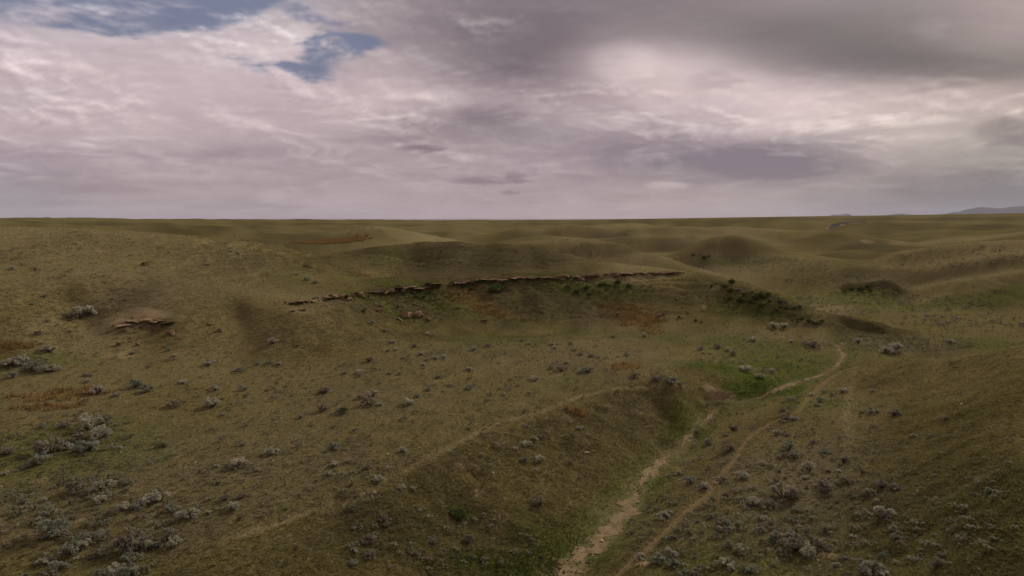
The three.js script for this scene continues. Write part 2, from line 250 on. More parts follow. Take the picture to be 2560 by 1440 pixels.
function H0(x, z) {                                            // land form with swells, hummocks and cattle terraces
  const R = Math.hypot(x, z);
  let y = base(x, z);
  const e = 0.02 * R + 0.6, sx = (base(x + e, z) - base(x - e, z)) / (2 * e), sz = (base(x, z + e) - base(x, z - e)) / (2 * e), sl = Math.hypot(sx, sz);
  const far = smooth(150, 900, R);
  y += fbmR(x, z, 26, 3, 0.5, R) * mix(0.28, 1.1, far) + fbmR(x + 550, z, 130, 3, 0.5, R) * 4.2 * smooth(380, 1000, R) * smooth(3200, 1800, R);
  if (R > 230) y += (0.5 - Math.abs(fbmR(x + 90, z + 40, 115, 3, 0.45, R)) * 1.6) * 5.2 * smooth(240, 460, R) * smooth(2600, 1000, R);
  y += fbmR(x, z + 124, 3.1, 3, 0.5, R) * 0.12 * (0.6 + 2.2 * smooth(0.12, 0.4, sl));
  y += noise(x / 0.62, z / 0.62) * 0.035 * smooth(110, 40, R);
  const st = smooth(0.10, 0.24, sl) * smooth(700, 300, R) * smooth(85, 120, R);      // terraces trodden along the contour
  if (st > 0) { const w = 0.75, q = (y + fbm(x / 9, z / 9 + 3, 2) * 0.7) / w, f = q - Math.floor(q); y += st * w * 0.75 * (smooth(0.25, 0.75, f) - f) * (0.5 + 0.8 * smooth(-0.2, 0.4, fbm(x / 14 + 8, z / 14, 2))); }
  return y;
}
function hitOn(fn, u, v, far = 5000) {
  const [a, t] = ray(u, v), sx = Math.sin(a), sz = -Math.cos(a);
  let R = 12, pr = 12;
  for (; R < far; R *= 1.006) { if (EYE + R * t < fn(sx * R, sz * R)) break; pr = R; }
  for (let k = 0; k < 12; k++) { const m = (pr + R) / 2; if (EYE + m * t < fn(sx * m, sz * m)) R = m; else pr = m; }
  return [sx * R, sz * R];
}
function poly(list) { const p = list.map(([u, v]) => new THREE.Vector3(...(([x, z]) => [x, 0, z])(hitOn(H0, u, v)))); const c = new THREE.CatmullRomCurve3(p, false, 'centripetal'); const n = Math.ceil(c.getLength() / 0.7); return c.getSpacedPoints(n).map(q => [q.x, q.z]); }
// lines across the land
const trailLine = poly([[1500, 1480], [1540, 1438], [1600, 1385], [1700, 1290], [1762, 1238], [1800, 1190], [1835, 1148], [1856, 1112], [1880, 1088], [1925, 1058], [1990, 1030], [2012, 1005], [2035, 980], [2072, 948], [2110, 925], [2140, 915]]);
const creekLine = poly([[1370, 1460], [1410, 1420], [1480, 1358], [1545, 1295], [1590, 1225], [1615, 1180], [1660, 1140], [1718, 1092], [1770, 1040], [1800, 1012], [1850, 1000], [1920, 978], [2000, 948], [2062, 928], [2095, 905], [2108, 880], [2098, 868], [2106, 850]]);
const benchLine = poly([[560, 1352], [680, 1312], [780, 1275], [900, 1236], [980, 1195], [1060, 1150], [1160, 1098], [1260, 1052], [1340, 1034], [1400, 1010], [1460, 988], [1560, 968], [1640, 966], [1710, 966]]);
const sideTrail = poly([[2140, 915], [2132, 960], [2120, 1010], [2118, 1060], [2125, 1110]]);
function lineIndex(line) {                                     // distance to a polyline, with a bounding box to leave early
  let x0 = 1e9, x1 = -1e9, z0 = 1e9, z1 = -1e9; for (const [x, z] of line) { x0 = Math.min(x0, x); x1 = Math.max(x1, x); z0 = Math.min(z0, z); z1 = Math.max(z1, z); }
  return (x, z, m) => {
    if (x < x0 - m || x > x1 + m || z < z0 - m || z > z1 + m) return [m, 0];
    let best = m * m, at = 0;
    for (let i = 0; i < line.length - 1; i++) { const [ax, az] = line[i], bx = line[i + 1][0] - ax, bz = line[i + 1][1] - az, t = clamp(((x - ax) * bx + (z - az) * bz) / (bx * bx + bz * bz)), d = (ax + bx * t - x) ** 2 + (az + bz * t - z) ** 2; if (d < best) { best = d; at = i + t; } }
    return [Math.sqrt(best), at];
  };
}
const dTrail = lineIndex(trailLine), dCreek = lineIndex(creekLine), dBench = lineIndex(benchLine), dSide = lineIndex(sideTrail);
const creekWidth = at => { const t = at / (creekLine.length - 1); return (t < 0.42 ? mix(0.85, 0.6, t / 0.42) : 0.3) * (0.75 + 0.55 * noise(at * 0.35, 3.3)) * (t > 0.36 && t < 0.6 ? 0.55 : 1) + 0.12; };
const ledgeLine = poly([[690, 758], [740, 751], [780, 746], [850, 737], [930, 728], [1000, 717], [1100, 707], [1200, 698], [1300, 693], [1400, 689], [1500, 685], [1590, 682], [1690, 680], [1710, 682]]);
const outcropLine = poly([[296, 812], [320, 806], [350, 802], [385, 801], [420, 805], [442, 809]]);
const cutLine = poly([[1660, 969], [1700, 966], [1740, 967], [1775, 971], [1808, 979], [1834, 992]]);
const farCutLine = poly([[2090, 716], [2130, 710], [2180, 706], [2240, 706]]);
const spurCutLine = poly([[2090, 789], [2130, 798], [2180, 809], [2250, 827]]);
const small = [[[1035, 634], [1060, 625], [1100, 620], [1150, 618], [1195, 624]], [[1225, 624], [1270, 626], [1310, 632]], [[1150, 655], [1180, 652], [1215, 662]], [[1190, 686], [1215, 680], [1240, 686]], [[470, 612], [520, 606], [560, 612], [590, 624]], [[330, 660], [370, 652], [420, 656]], [[620, 690], [650, 684], [690, 694]], [[1745, 690], [1770, 696], [1800, 698]], [[700, 640], [740, 652], [790, 676]], [[2440, 690], [2500, 696], [2550, 706]], [[2470, 725], [2530, 735], [2570, 750]], [[1130, 1180], [1180, 1172], [1230, 1180]], [[1060, 1200], [1100, 1206], [1150, 1222]], [[1440, 1020], [1490, 1014], [1540, 1024]]].map(poly);
const scarps = [...small.map(l => [l, 0.45, 0.5, 2.2, 1]), [ledgeLine, 0.75, 0.4, 6, 1], [outcropLine, 0.55, 0.3, 2.4, 1], [cutLine, 0.9, 0.8, 2.2, 1], [farCutLine, 1.8, 1.6, 7, 1], [spurCutLine, 1.5, 1.0, 5, 1]].map(([l, h, w, run]) => [lineIndex(l), l, h, w, run]);
function H(x, z) {
  let y = H0(x, z);
  const R = Math.hypot(x, z); if (R > 240 || z > 0) return y;
  for (const [f, l, h, w, run] of scarps) {                   // rock and earth steps that face the creek
    const q = f(x, z, run); if (q[0] >= run) continue;
    const i = Math.min(Math.floor(q[1]), l.length - 2), t = q[1] - i, lx = mix(l[i][0], l[i + 1][0], t), lz = mix(l[i][1], l[i + 1][1], t);
    const ends = smooth(0, 3, q[1]) * smooth(0, 3, l.length - 1 - q[1]);
    if (Math.hypot(lx, lz) > R) y -= h * ends * (0.75 + 0.5 * noise(q[1] * 0.31, h * 7)) * smooth(0, w, q[0]) * smooth(run, run * 0.35, q[0]);
  }
  let [d] = dTrail(x, z, 1.2); if (d < 1.2) y -= 0.10 * smooth(0.75, 0.15, d);
  const c = dCreek(x, z, 4); if (c[0] < 4) { const w = creekWidth(c[1]); y -= 0.3 * smooth(w + 1.3, w - 0.1, c[0]); }
  [d] = dBench(x, z, 1); if (d < 1) y -= 0.09 * smooth(0.7, 0.1, d);
  [d] = dSide(x, z, 1); if (d < 1) y -= 0.06 * smooth(0.6, 0.1, d);
  return y;
}
const hit = (u, v) => { const [x, z] = hitOn(H, u, v); return new THREE.Vector3(x, H(x, z), z); };
const slopeAt = (x, z, e = 0.8) => [(H(x + e, z) - H(x - e, z)) / (2 * e), (H(x, z + e) - H(x, z - e)) / (2 * e)];
console.log('land form done');
// ---------------------------------------------------------------- patches of grass, soil and stain, partly painting in hill shade and crest light
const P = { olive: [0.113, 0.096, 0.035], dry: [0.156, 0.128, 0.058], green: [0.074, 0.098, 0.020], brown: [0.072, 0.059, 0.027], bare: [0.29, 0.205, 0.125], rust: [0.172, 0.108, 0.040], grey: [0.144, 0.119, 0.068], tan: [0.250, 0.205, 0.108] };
const patches = [];
for (const [kind, list] of Object.entries({
  green: [[1890, 950, 130, 36, 1], [1860, 980, 80, 20, 1], [1960, 920, 90, 24, 0.7], [1570, 1270, 60, 60, 0.4], [1490, 1350, 70, 60, 0.35], [1990, 890, 110, 24, 0.4], [1860, 858, 170, 24, 0.45], [1620, 1190, 40, 80, 0.6], [1720, 1080, 50, 40, 0.6], [1250, 1420, 190, 50, 0.75], [1400, 1370, 120, 60, 0.5], [1146, 1282, 34, 12, 0.9], [2150, 738, 150, 10, 0.6], [2320, 765, 220, 12, 0.5], [2480, 858, 130, 14, 0.45], [100, 905, 90, 22, 0.4], [150, 1120, 170, 80, 0.4], [1800, 656, 50, 6, 0.6], [1060, 735, 160, 12, 0.45], [1500, 725, 170, 18, 0.5], [1600, 840, 170, 12, 0.35], [930, 745, 90, 10, 0.5], [1880, 770, 150, 30, 0.4], [1960, 650, 100, 7, 0.3], [880, 690, 40, 14, 0.4], [2010, 1010, 120, 20, 0.35], [1690, 910, 60, 10, 0.3], [1250, 850, 160, 14, 0.2]],
  brown: [[1150, 625, 240, 22, 0.75], [1300, 650, 190, 16, 0.6], [900, 665, 110, 18, 0.5], [620, 690, 150, 26, 0.25], [400, 625, 190, 30, 0.25], [150, 640, 150, 40, 0.15], [1500, 625, 120, 14, 0.5], [1400, 588, 160, 6, 0.4], [1620, 600, 140, 10, 0.4], [1100, 582, 90, 5, 0.4], [700, 590, 200, 9, 0.75], [450, 575, 200, 7, 0.7], [250, 563, 300, 5, 0.7], [1700, 552, 200, 3, 0.5], [2000, 548, 260, 4, 0.5], [2350, 548, 240, 5, 0.6], [2400, 566, 200, 5, 0.6], [2050, 600, 130, 9, 0.4], [2150, 640, 130, 5, 0.4], [2300, 700, 160, 12, 0.5], [2450, 660, 160, 12, 0.4], [1650, 740, 110, 30, 0.5], [1200, 735, 200, 20, 0.5], [1960, 785, 120, 18, 0.7], [2090, 812, 80, 10, 0.8], [1860, 755, 80, 26, 0.5], [2250, 560, 200, 5, 0.5], [1350, 562, 150, 4, 0.4], [900, 560, 260, 3, 0.5], [1450, 725, 190, 22, 0.45], [1180, 1230, 120, 34, 0.15], [1450, 1030, 110, 22, 0.12], [1640, 992, 90, 18, 0.1], [1900, 765, 140, 30, 0.5], [2160, 808, 120, 16, 0.85], [2190, 718, 70, 9, 0.95], [2500, 740, 100, 35, 0.6], [1880, 625, 80, 18, 0.25], [2200, 612, 70, 14, 0.6], [2360, 1300, 260, 200, 0.3], [1150, 640, 190, 26, 0.45], [430, 640, 160, 40, 0.15], [1500, 740, 160, 30, 0.3], [1100, 1320, 260, 80, 0.35], [1750, 720, 60, 40, 0.4], [2220, 960, 60, 20, 0.5], [700, 660, 110, 20, 0.3]],  // dark sod and earth; on slopes facing the camera also painted-in shade
  grey: [[600, 1160, 420, 130, 0.5], [900, 1000, 300, 70, 0.45], [1500, 880, 200, 40, 0.4], [380, 740, 140, 40, 0.5], [2050, 1200, 160, 160, 0.5], [1950, 1320, 140, 80, 0.4], [1900, 660, 150, 16, 0.6], [2200, 860, 140, 14, 0.5], [1200, 900, 200, 50, 0.3], [560, 640, 80, 30, 0.4]],
  tan: [[150, 575, 260, 8, 0.6], [500, 600, 120, 7, 0.5], [1080, 604, 170, 5, 0.7], [1450, 640, 70, 6, 0.6], [1600, 666, 90, 4, 0.7], [900, 573, 200, 3, 0.6], [1420, 600, 110, 3, 0.6], [1600, 630, 70, 8, 0.5], [1560, 564, 200, 3, 0.6], [1850, 575, 200, 4, 0.5], [2450, 605, 180, 6, 0.5], [2250, 640, 120, 6, 0.4], [1900, 600, 60, 3, 0.5], [2060, 775, 60, 6, 0.5], [1820, 692, 80, 5, 0.5], [250, 585, 300, 16, 0.5], [1200, 612, 200, 8, 0.5], [900, 640, 60, 20, 0.3], [1300, 690, 300, 7, 0.35], [1950, 720, 60, 12, 0.3], [2150, 1020, 60, 60, 0.3], [2250, 760, 180, 14, 0.35], [700, 740, 120, 14, 0.3], [1700, 575, 300, 12, 0.4], [2400, 600, 200, 5, 0.5], [860, 1250, 160, 20, 0.2], [1850, 700, 120, 10, 0.5], [1560, 1290, 70, 60, 0.35], [1650, 1150, 30, 50, 0.35]],  // dry grass; along the hill crests also light painted into the colour
  bare: [[1195, 1232, 16, 34, 0.75], [1225, 1215, 22, 16, 0.5], [1195, 1170, 20, 10, 0.6], [1150, 1165, 14, 8, 0.6], [1795, 990, 44, 14, 1.25], [1775, 984, 26, 12, 1], [1590, 1026, 18, 6, 0.8], [1416, 1043, 12, 6, 0.7], [310, 888, 60, 9, 0.5], [460, 880, 60, 7, 0.42], [360, 794, 60, 6, 0.75], [2072, 1386, 24, 5, 0.95], [1602, 1408, 24, 6, 0.9], [1740, 745, 10, 22, 0.6], [1762, 765, 9, 14, 0.7], [2168, 604, 16, 12, 0.85], [2250, 612, 30, 4, 0.5], [95, 1340, 36, 14, 0.7], [250, 1350, 40, 8, 0.6], [270, 1325, 20, 8, 0.5], [198, 1302, 16, 6, 0.7], [336, 1290, 12, 4, 0.8], [2196, 1285, 8, 4, 0.9], [605, 1192, 14, 4, 0.7], [1310, 1300, 50, 40, 0.25], [100, 1202, 20, 4, 0.7], [1270, 1060, 14, 5, 0.4], [745, 775, 26, 6, 0.7], [1450, 640, 20, 3, 0.3], [250, 628, 26, 3, 0.4], [1255, 1160, 10, 5, 0.6], [820, 1380, 16, 6, 0.5], [600, 800, 30, 5, 0.3], [320, 690, 40, 6, 0.3], [1640, 1190, 14, 24, 0.4]],
  rust: [[150, 988, 100, 15, 0.75], [110, 1018, 70, 8, 0.5], [20, 868, 44, 14, 0.6], [830, 605, 95, 6, 0.6], [1220, 777, 62, 12, 0.75], [1170, 745, 60, 22, 0.4], [1600, 798, 60, 26, 0.85], [1545, 768, 46, 12, 0.6], [1630, 828, 40, 10, 0.4], [1560, 916, 46, 9, 0.5], [910, 690, 22, 8, 0.45], [860, 880, 60, 14, 0.25], [480, 835, 60, 20, 0.2], [60, 1055, 60, 14, 0.3], [1440, 1030, 30, 12, 0.35], [640, 1300, 14, 6, 0.3]],
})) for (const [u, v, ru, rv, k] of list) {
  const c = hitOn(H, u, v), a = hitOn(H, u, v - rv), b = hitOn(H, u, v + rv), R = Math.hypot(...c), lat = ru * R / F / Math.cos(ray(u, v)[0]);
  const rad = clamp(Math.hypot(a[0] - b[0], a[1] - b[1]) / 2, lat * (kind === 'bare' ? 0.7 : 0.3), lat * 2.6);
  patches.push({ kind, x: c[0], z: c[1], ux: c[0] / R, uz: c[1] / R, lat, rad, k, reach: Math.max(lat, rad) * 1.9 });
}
const W8 = {};
function patchWeights(x, z, n6) {
  for (const k in P) W8[k] = 0;
  for (const p of patches) {
    const dx = x - p.x, dz = z - p.z; if (Math.abs(dx) > p.reach || Math.abs(dz) > p.reach) continue;
    const r = (dx * p.ux + dz * p.uz) / p.rad, l = (dx * p.uz - dz * p.ux) / p.lat, q = Math.sqrt(r * r + l * l);
    const w = p.k * smooth(1.35, 0.3, q + n6 * 1.15); if (w > W8[p.kind]) W8[p.kind] = w;
  }
  return W8;
}
function groundColour(x, z, out) {
  const R = Math.hypot(x, z);                                 // only to leave out grain finer than the mesh can hold
  const s = Math.max(1, R / 45);                              // coarser matter is all that can be told apart far off
  const n40 = fbmR(x, z, 46 * Math.max(1, R / 700), 3, 0.5, R), n6 = fbmR(x + 54, z, 6 * s, 3, 0.6, R), n1 = fbmR(x, z + 30, 1.2 * s, 3, 0.65, R), nq = noise(x / 0.3 + 3, z / 0.3) * smooth(75, 25, R);
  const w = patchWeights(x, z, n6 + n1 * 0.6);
  let t = clamp(0.42 + n40 * 0.5 + n6 * 0.5);
  let r = mix(P.olive[0], P.dry[0], t), g = mix(P.olive[1], P.dry[1], t), b = mix(P.olive[2], P.dry[2], t);
  const put = (c, k) => { k = clamp(k); r += (c[0] - r) * k; g += (c[1] - g) * k; b += (c[2] - b) * k; };
  put(P.grey, smooth(0.0, 0.5, fbm(x / 30 + 70, z / 30, 3)) * 0.5);
  put(P.green, smooth(0.15, 0.6, fbm(x / 21 + 20, z / 21 + 4, 3) + n1 * 0.15) * 0.32);
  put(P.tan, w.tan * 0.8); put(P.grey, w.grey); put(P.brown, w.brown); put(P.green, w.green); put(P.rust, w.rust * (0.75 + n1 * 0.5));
  // thin sod: soil shows in ragged flecks
  const thin = smooth(0.05, 0.5, fbm(x / 17 + 50, z / 17, 2)) * 0.6 ;
  put(P.bare, smooth(0.38, 0.72, n1 * 0.7 + nq * 0.35 + n6 * 0.25) * (0.22 + thin * 0.55));
  if (w.bare > 0) put(P.bare, smooth(0.15, 0.95, w.bare + n1 * 0.9 + n6 * 0.4 - 0.1) * 0.8);
  if (R < 200 && z < 0) {
    let q = dTrail(x, z, 1.2)[0]; put(P.bare, 0.28 * smooth(0.5, 0.1, q + n1 * 0.4));
    q = dSide(x, z, 1)[0]; put(P.tan, 0.35 * smooth(0.5, 0.1, q + n1 * 0.5 + n6 * 0.4));
    q = dBench(x, z, 1)[0]; put(P.tan, 0.5 * smooth(0.45, 0.1, q + n1 * 0.45 + n6 * 0.25));
    q = dCreek(x, z, 3); put(P.green, 0.3 * smooth(2.2, 0.6, q[0] - creekWidth(q[1]) + n1)); put(P.tan, 0.16 * smooth(0.7, 0.0, q[0] - creekWidth(q[1]) + n1));
  }
  const k = 1.30 * (1 + n1 * 0.30 + nq * 0.20 + n6 * 0.14);
  out[0] = Math.max(0.01, r * k); out[1] = Math.max(0.01, g * k); out[2] = Math.max(0.006, b * k);
}
function tile(size, fn, srgb) {
  const d = new Uint8Array(size * size * 4); for (let j = 0; j < size; j++) for (let i = 0; i < size; i++) { const c = fn(i / size, j / size); for (let k = 0; k < 3; k++) d[(j * size + i) * 4 + k] = clamp(Array.isArray(c) ? c[k] : c) * 255; d[(j * size + i) * 4 + 3] = 255; }
  const t = new THREE.DataTexture(d, size, size); t.wrapS = t.wrapT = THREE.RepeatWrapping; t.magFilter = THREE.LinearFilter; t.minFilter = THREE.LinearMipmapLinearFilter; t.generateMipmaps = true; if (srgb) t.colorSpace = THREE.SRGBColorSpace; t.needsUpdate = true; return t;
}
const wrapNoise = (x, y, f, s) => { const a = noise(x * f + s, y * f), b = noise((x - 1) * f + s, y * f), c = noise(x * f + s, (y - 1) * f), d = noise((x - 1) * f + s, (y - 1) * f), u = smooth(0.8, 1, x), v = smooth(0.8, 1, y); return mix(mix(a, b, u), mix(c, d, u), v); };
const grain = (x, y) => wrapNoise(x, y, 40, 1) * 0.35 + wrapNoise(x, y, 95, 7) * 0.4 + wrapNoise(x, y, 210, 13) * 0.35;
const sodMap = tile(1024, (x, y) => { const n = grain(x, y); return [0.88 + n * 0.22, 0.88 + n * 0.20, 0.87 + n * 0.16]; }, true);
const sodBump = tile(1024, (x, y) => 0.5 + grain(x, y) * 0.6);
const groundMaterial = new THREE.MeshPhysicalMaterial({ specularIntensity: 0, vertexColors: true, roughness: 1, map: sodMap, bumpMap: sodBump, bumpScale: 0.07 });

{
  const azs = []; const VA = 0.80, NV = 900;
  for (let i = 0; i <= NV; i++) azs.push(mix(-VA, VA, i / NV));
  for (let i = 1; i < 70; i++) azs.push(mix(VA, 2 * Math.PI - VA, i / 70));
  const rs = [0]; const NR = 860; for (let j = 0; j <= NR; j++) rs.push(Math.exp(mix(Math.log(9), Math.log(5200), j / NR))); rs.push(7000, 10000, 15000, 22000);
  const na = azs.length, nr = rs.length, pos = new Float32Array(na * nr * 3), col = new Float32Array(na * nr * 3), uv = new Float32Array(na * nr * 2), idx = [], out = [0, 0, 0];
  for (let j = 0; j < nr; j++) for (let i = 0; i < na; i++) {
    const a = azs[i], R = rs[j], x = Math.sin(a) * R, z = -Math.cos(a) * R, k = j * na + i;
    const y = R > 5200 ? -10 : H(R < 1 ? 0 : x, R < 1 ? -9 : z);
    pos[k * 3] = x; pos[k * 3 + 1] = y; pos[k * 3 + 2] = z; uv[k * 2] = x / 7; uv[k * 2 + 1] = z / 7;
  }
  for (let j = 0; j < nr; j++) for (let i = 0; i < na; i++) {
    const k = j * na + i, R = rs[j];
    groundColour(pos[k * 3], pos[k * 3 + 2], out);
    col[k * 3] = out[0]; col[k * 3 + 1] = out[1]; col[k * 3 + 2] = out[2];
  }
  for (let j = 0; j < nr - 1; j++) for (let i = 0; i < na; i++) { const a = j * na + i, b = j * na + (i + 1) % na, c = a + na, d = b + na; if (j > 0) idx.push(a, b, d, a, d, c); else idx.push(a, d, c); }
  const g = new THREE.BufferGeometry(); g.setAttribute('position', new THREE.BufferAttribute(pos, 3)); g.setAttribute('color', new THREE.BufferAttribute(col, 3)); g.setAttribute('uv', new THREE.BufferAttribute(uv, 2)); g.setIndex(new THREE.BufferAttribute(new Uint32Array(idx), 1)); g.computeVertexNormals();
  const m = new THREE.Mesh(g, groundMaterial);
  m.name = 'ground'; m.userData = { kind: 'structure', label: 'rolling olive brown prairie grassland with hollows and low hills', category: 'ground' }; m.receiveShadow = m.castShadow = true; scene.add(m);
}
console.log('ground done');
// ---------------------------------------------------------------- helpers for things
const used = {};
function numbered(name) { const n = used[name] = (used[name] ?? -1) + 1; return n ? `${name}_${String(n).padStart(3, '0')}` : name; }
function add(o, name, label, category, group, kind) { o.name = numbered(name); o.userData = { ...(label && { label }), ...(category && { category }), ...(group && { group }), ...(kind && { kind }) }; o.traverse(m => { m.castShadow = m.receiveShadow = true; }); scene.add(o); return o; }
const mat = (r, g, b, o = {}) => new THREE.MeshPhysicalMaterial({ specularIntensity: 0, color: new THREE.Color().setRGB(r, g, b), roughness: 0.95, side: THREE.DoubleSide, ...o });
function geometry(pos, col) { const g = new THREE.BufferGeometry(); g.setAttribute('position', new THREE.Float32BufferAttribute(pos, 3)); if (col) g.setAttribute('color', new THREE.Float32BufferAttribute(col, 3)); g.computeVertexNormals(); return g; }

// ---------------------------------------------------------------- trail, creek bed, road, far mountains
function ribbon(line, halfWidth, lift, colour, across, seed) {
  const pos = [], col = [], uv = [], idx = []; let at = 0;
  for (let i = 0; i < line.length; i++) {
    const a = line[Math.max(i - 1, 0)], b = line[Math.min(i + 1, line.length - 1)], L = Math.hypot(b[0] - a[0], b[1] - a[1]), nx = -(b[1] - a[1]) / L, nz = (b[0] - a[0]) / L;
    if (i) at += Math.hypot(line[i][0] - line[i - 1][0], line[i][1] - line[i - 1][1]);
    const wl = halfWidth(i, -1), wr = halfWidth(i, 1);
    for (let k = 0; k <= across; k++) { const t = mix(-wl, wr, k / across), x = line[i][0] + nx * t, z = line[i][1] + nz * t, edge = Math.abs(k / across * 2 - 1); pos.push(x, H(x, z) + (lift > 0.5 ? lift : lift * (1 - edge ** 3) + 0.012), z); const c = colour(x, z); col.push(...c); uv.push(t / 3, at / 3); }
  }
  for (let i = 0; i < line.length - 1; i++) for (let k = 0; k < across; k++) { const a = i * (across + 1) + k, b = a + across + 1; idx.push(a, a + 1, b, a + 1, b + 1, b); }
  const g = new THREE.BufferGeometry(); g.setAttribute('position', new THREE.Float32BufferAttribute(pos, 3)); g.setAttribute('color', new THREE.Float32BufferAttribute(col, 3)); g.setAttribute('uv', new THREE.Float32BufferAttribute(uv, 2)); g.setIndex(idx); g.computeVertexNormals(); return g;
}
const refine = (line, step) => { const out = []; for (let i = 0; i < line.length - 1; i++) { const L = Math.hypot(line[i + 1][0] - line[i][0], line[i + 1][1] - line[i][1]), n = Math.max(1, Math.round(L / step)); for (let k = 0; k < n; k++) out.push([mix(line[i][0], line[i + 1][0], k / n), mix(line[i][1], line[i + 1][1], k / n)]); } out.push(line[line.length - 1]); return out; };
const dirtMaterial = new THREE.MeshPhysicalMaterial({ specularIntensity: 0, vertexColors: true, roughness: 1, map: sodMap, bumpMap: sodBump, bumpScale: 0.05, side: THREE.DoubleSide });
{
  const soil = (x, z) => { const n = 1 + 0.22 * fbm(x * 1.6, z * 1.6, 3) + 0.1 * noise(x * 6, z * 6); return [0.25 * n, 0.168 * n, 0.082 * n]; };
  const t = refine(trailLine, 0.18);
  add(new THREE.Mesh(ribbon(t, (i, s) => Math.max(0.03, 0.10 + 0.06 * noise(i * 0.13, s * 5) + 0.06 * noise(i * 0.6, s * 9)), 0.035, soil, 4), dirtMaterial), 'path', 'narrow bare dirt cattle trail winding beside the dry creek', 'path', null, 'structure');
  const gravel = (x, z) => { const n = 1 + 0.3 * fbm(x * 2.2, z * 2.2, 3) + 0.25 * noise(x * 9, z * 9), m = smooth(0, 0.5, fbm(x * 0.7 + 4, z * 0.7, 2)); return [mix(0.31, 0.16, m * 0.7) * n, mix(0.23, 0.135, m * 0.7) * n, mix(0.13, 0.045, m * 0.7) * n]; };
  const near = (u, v) => { const [x, z] = hitOn(H0, u, v); let b = 0, d = 1e9; creekLine.forEach(([p, q], i) => { const e = Math.hypot(p - x, q - z); if (e < d) { d = e; b = i; } }); return b; };
  [[1370, 1460, 1596, 1222, 'widest pale gravel stretch of the dry creek bed'], [1604, 1205, 1668, 1132, 'narrow gravel stretch of dry creek bed above the widest one'], [1705, 1104, 1742, 1068, 'short bare gravel stretch of dry creek bed in green grass'], [1762, 1046, 1790, 1016, 'gravel stretch of dry creek bed under the eroded cut bank'], [1870, 994, 2070, 922, 'thin tan thread of dry creek bed along the green flat'], [2072, 920, 2106, 852, 'winding pale head of the dry creek bed below the spur']].forEach(([u0, v0, u1, v1, label]) => {
    const a = near(u0, v0), b = Math.max(near(u1, v1), a + 3), c = refine(creekLine.slice(a, b + 1), 0.2), n = c.length;
    const half = (i, s) => { const at = a + i / (n - 1) * (b - a), e = Math.min(1, 0.12 + Math.min(i, n - 1 - i) / 12); return Math.max(0.05, e * creekWidth(at) * (0.7 + 0.9 * noise(at * 0.5, s * 4) + 0.5 * noise(at * 2.2, s * 7))); };
    add(new THREE.Mesh(ribbon(c, half, 0.03, gravel, 8), dirtMaterial), 'dry_creek_bed', label, 'creek bed', null, 'structure');
  });
}
{
  const line = refine([[2096, 574], [2090, 572.5], [2083, 569], [2087, 564], [2100, 560], [2125, 557], [2150, 555], [2178, 553.5]].map(([u, v]) => hitOn(H, u, v)), 12);
  const bank = (half, lift, colour, skirt) => { const pos = [], col = [], idx = []; line.forEach(([x, z], i) => { const a = line[Math.max(i - 1, 0)], b = line[Math.min(i + 1, line.length - 1)], L = Math.hypot(b[0] - a[0], b[1] - a[1]), nx = -(b[1] - a[1]) / L, nz = (b[0] - a[0]) / L; let y = 0; for (let k = -4; k <= 4; k++) { const q = line[clamp(i + k, 0, line.length - 1)]; y += H(q[0], q[1]) / 9; } for (const [t, e] of [[-half * skirt, skirt > 1 ? -4 : 0], [-half, 0], [half, 0], [half * skirt, skirt > 1 ? -4 : 0]]) { const f = smooth(-2, 9, i); pos.push(x + nx * t, y + (lift + e) * f - (1 - f) * 1.2, z + nz * t); col.push(...colour); } }); for (let i = 0; i < line.length - 1; i++) for (let k = 0; k < 3; k++) { const a = i * 4 + k, b = a + 4; idx.push(a, a + 1, b, a + 1, b + 1, b); } const q = new THREE.BufferGeometry(); q.setAttribute('position', new THREE.Float32BufferAttribute(pos, 3)); q.setAttribute('color', new THREE.Float32BufferAttribute(col, 3)); q.setIndex(idx); q.computeVertexNormals(); return q; };
  const g = bank(4.5, 1.3, [0.06, 0.06, 0.06], 1), s = bank(7, 0.9, [0.17, 0.135, 0.072], 2.2);
  add(new THREE.Mesh(g, new THREE.MeshPhysicalMaterial({ vertexColors: true, roughness: 0.9, specularIntensity: 0 })), 'road', 'dark paved road curving over the distant plain', 'road', null, 'structure');
  add(new THREE.Mesh(s, new THREE.MeshPhysicalMaterial({ vertexColors: true, roughness: 1, specularIntensity: 0 })), 'road_shoulder', 'pale dirt shoulder along the distant curving road', 'road shoulder', null, 'structure');
}
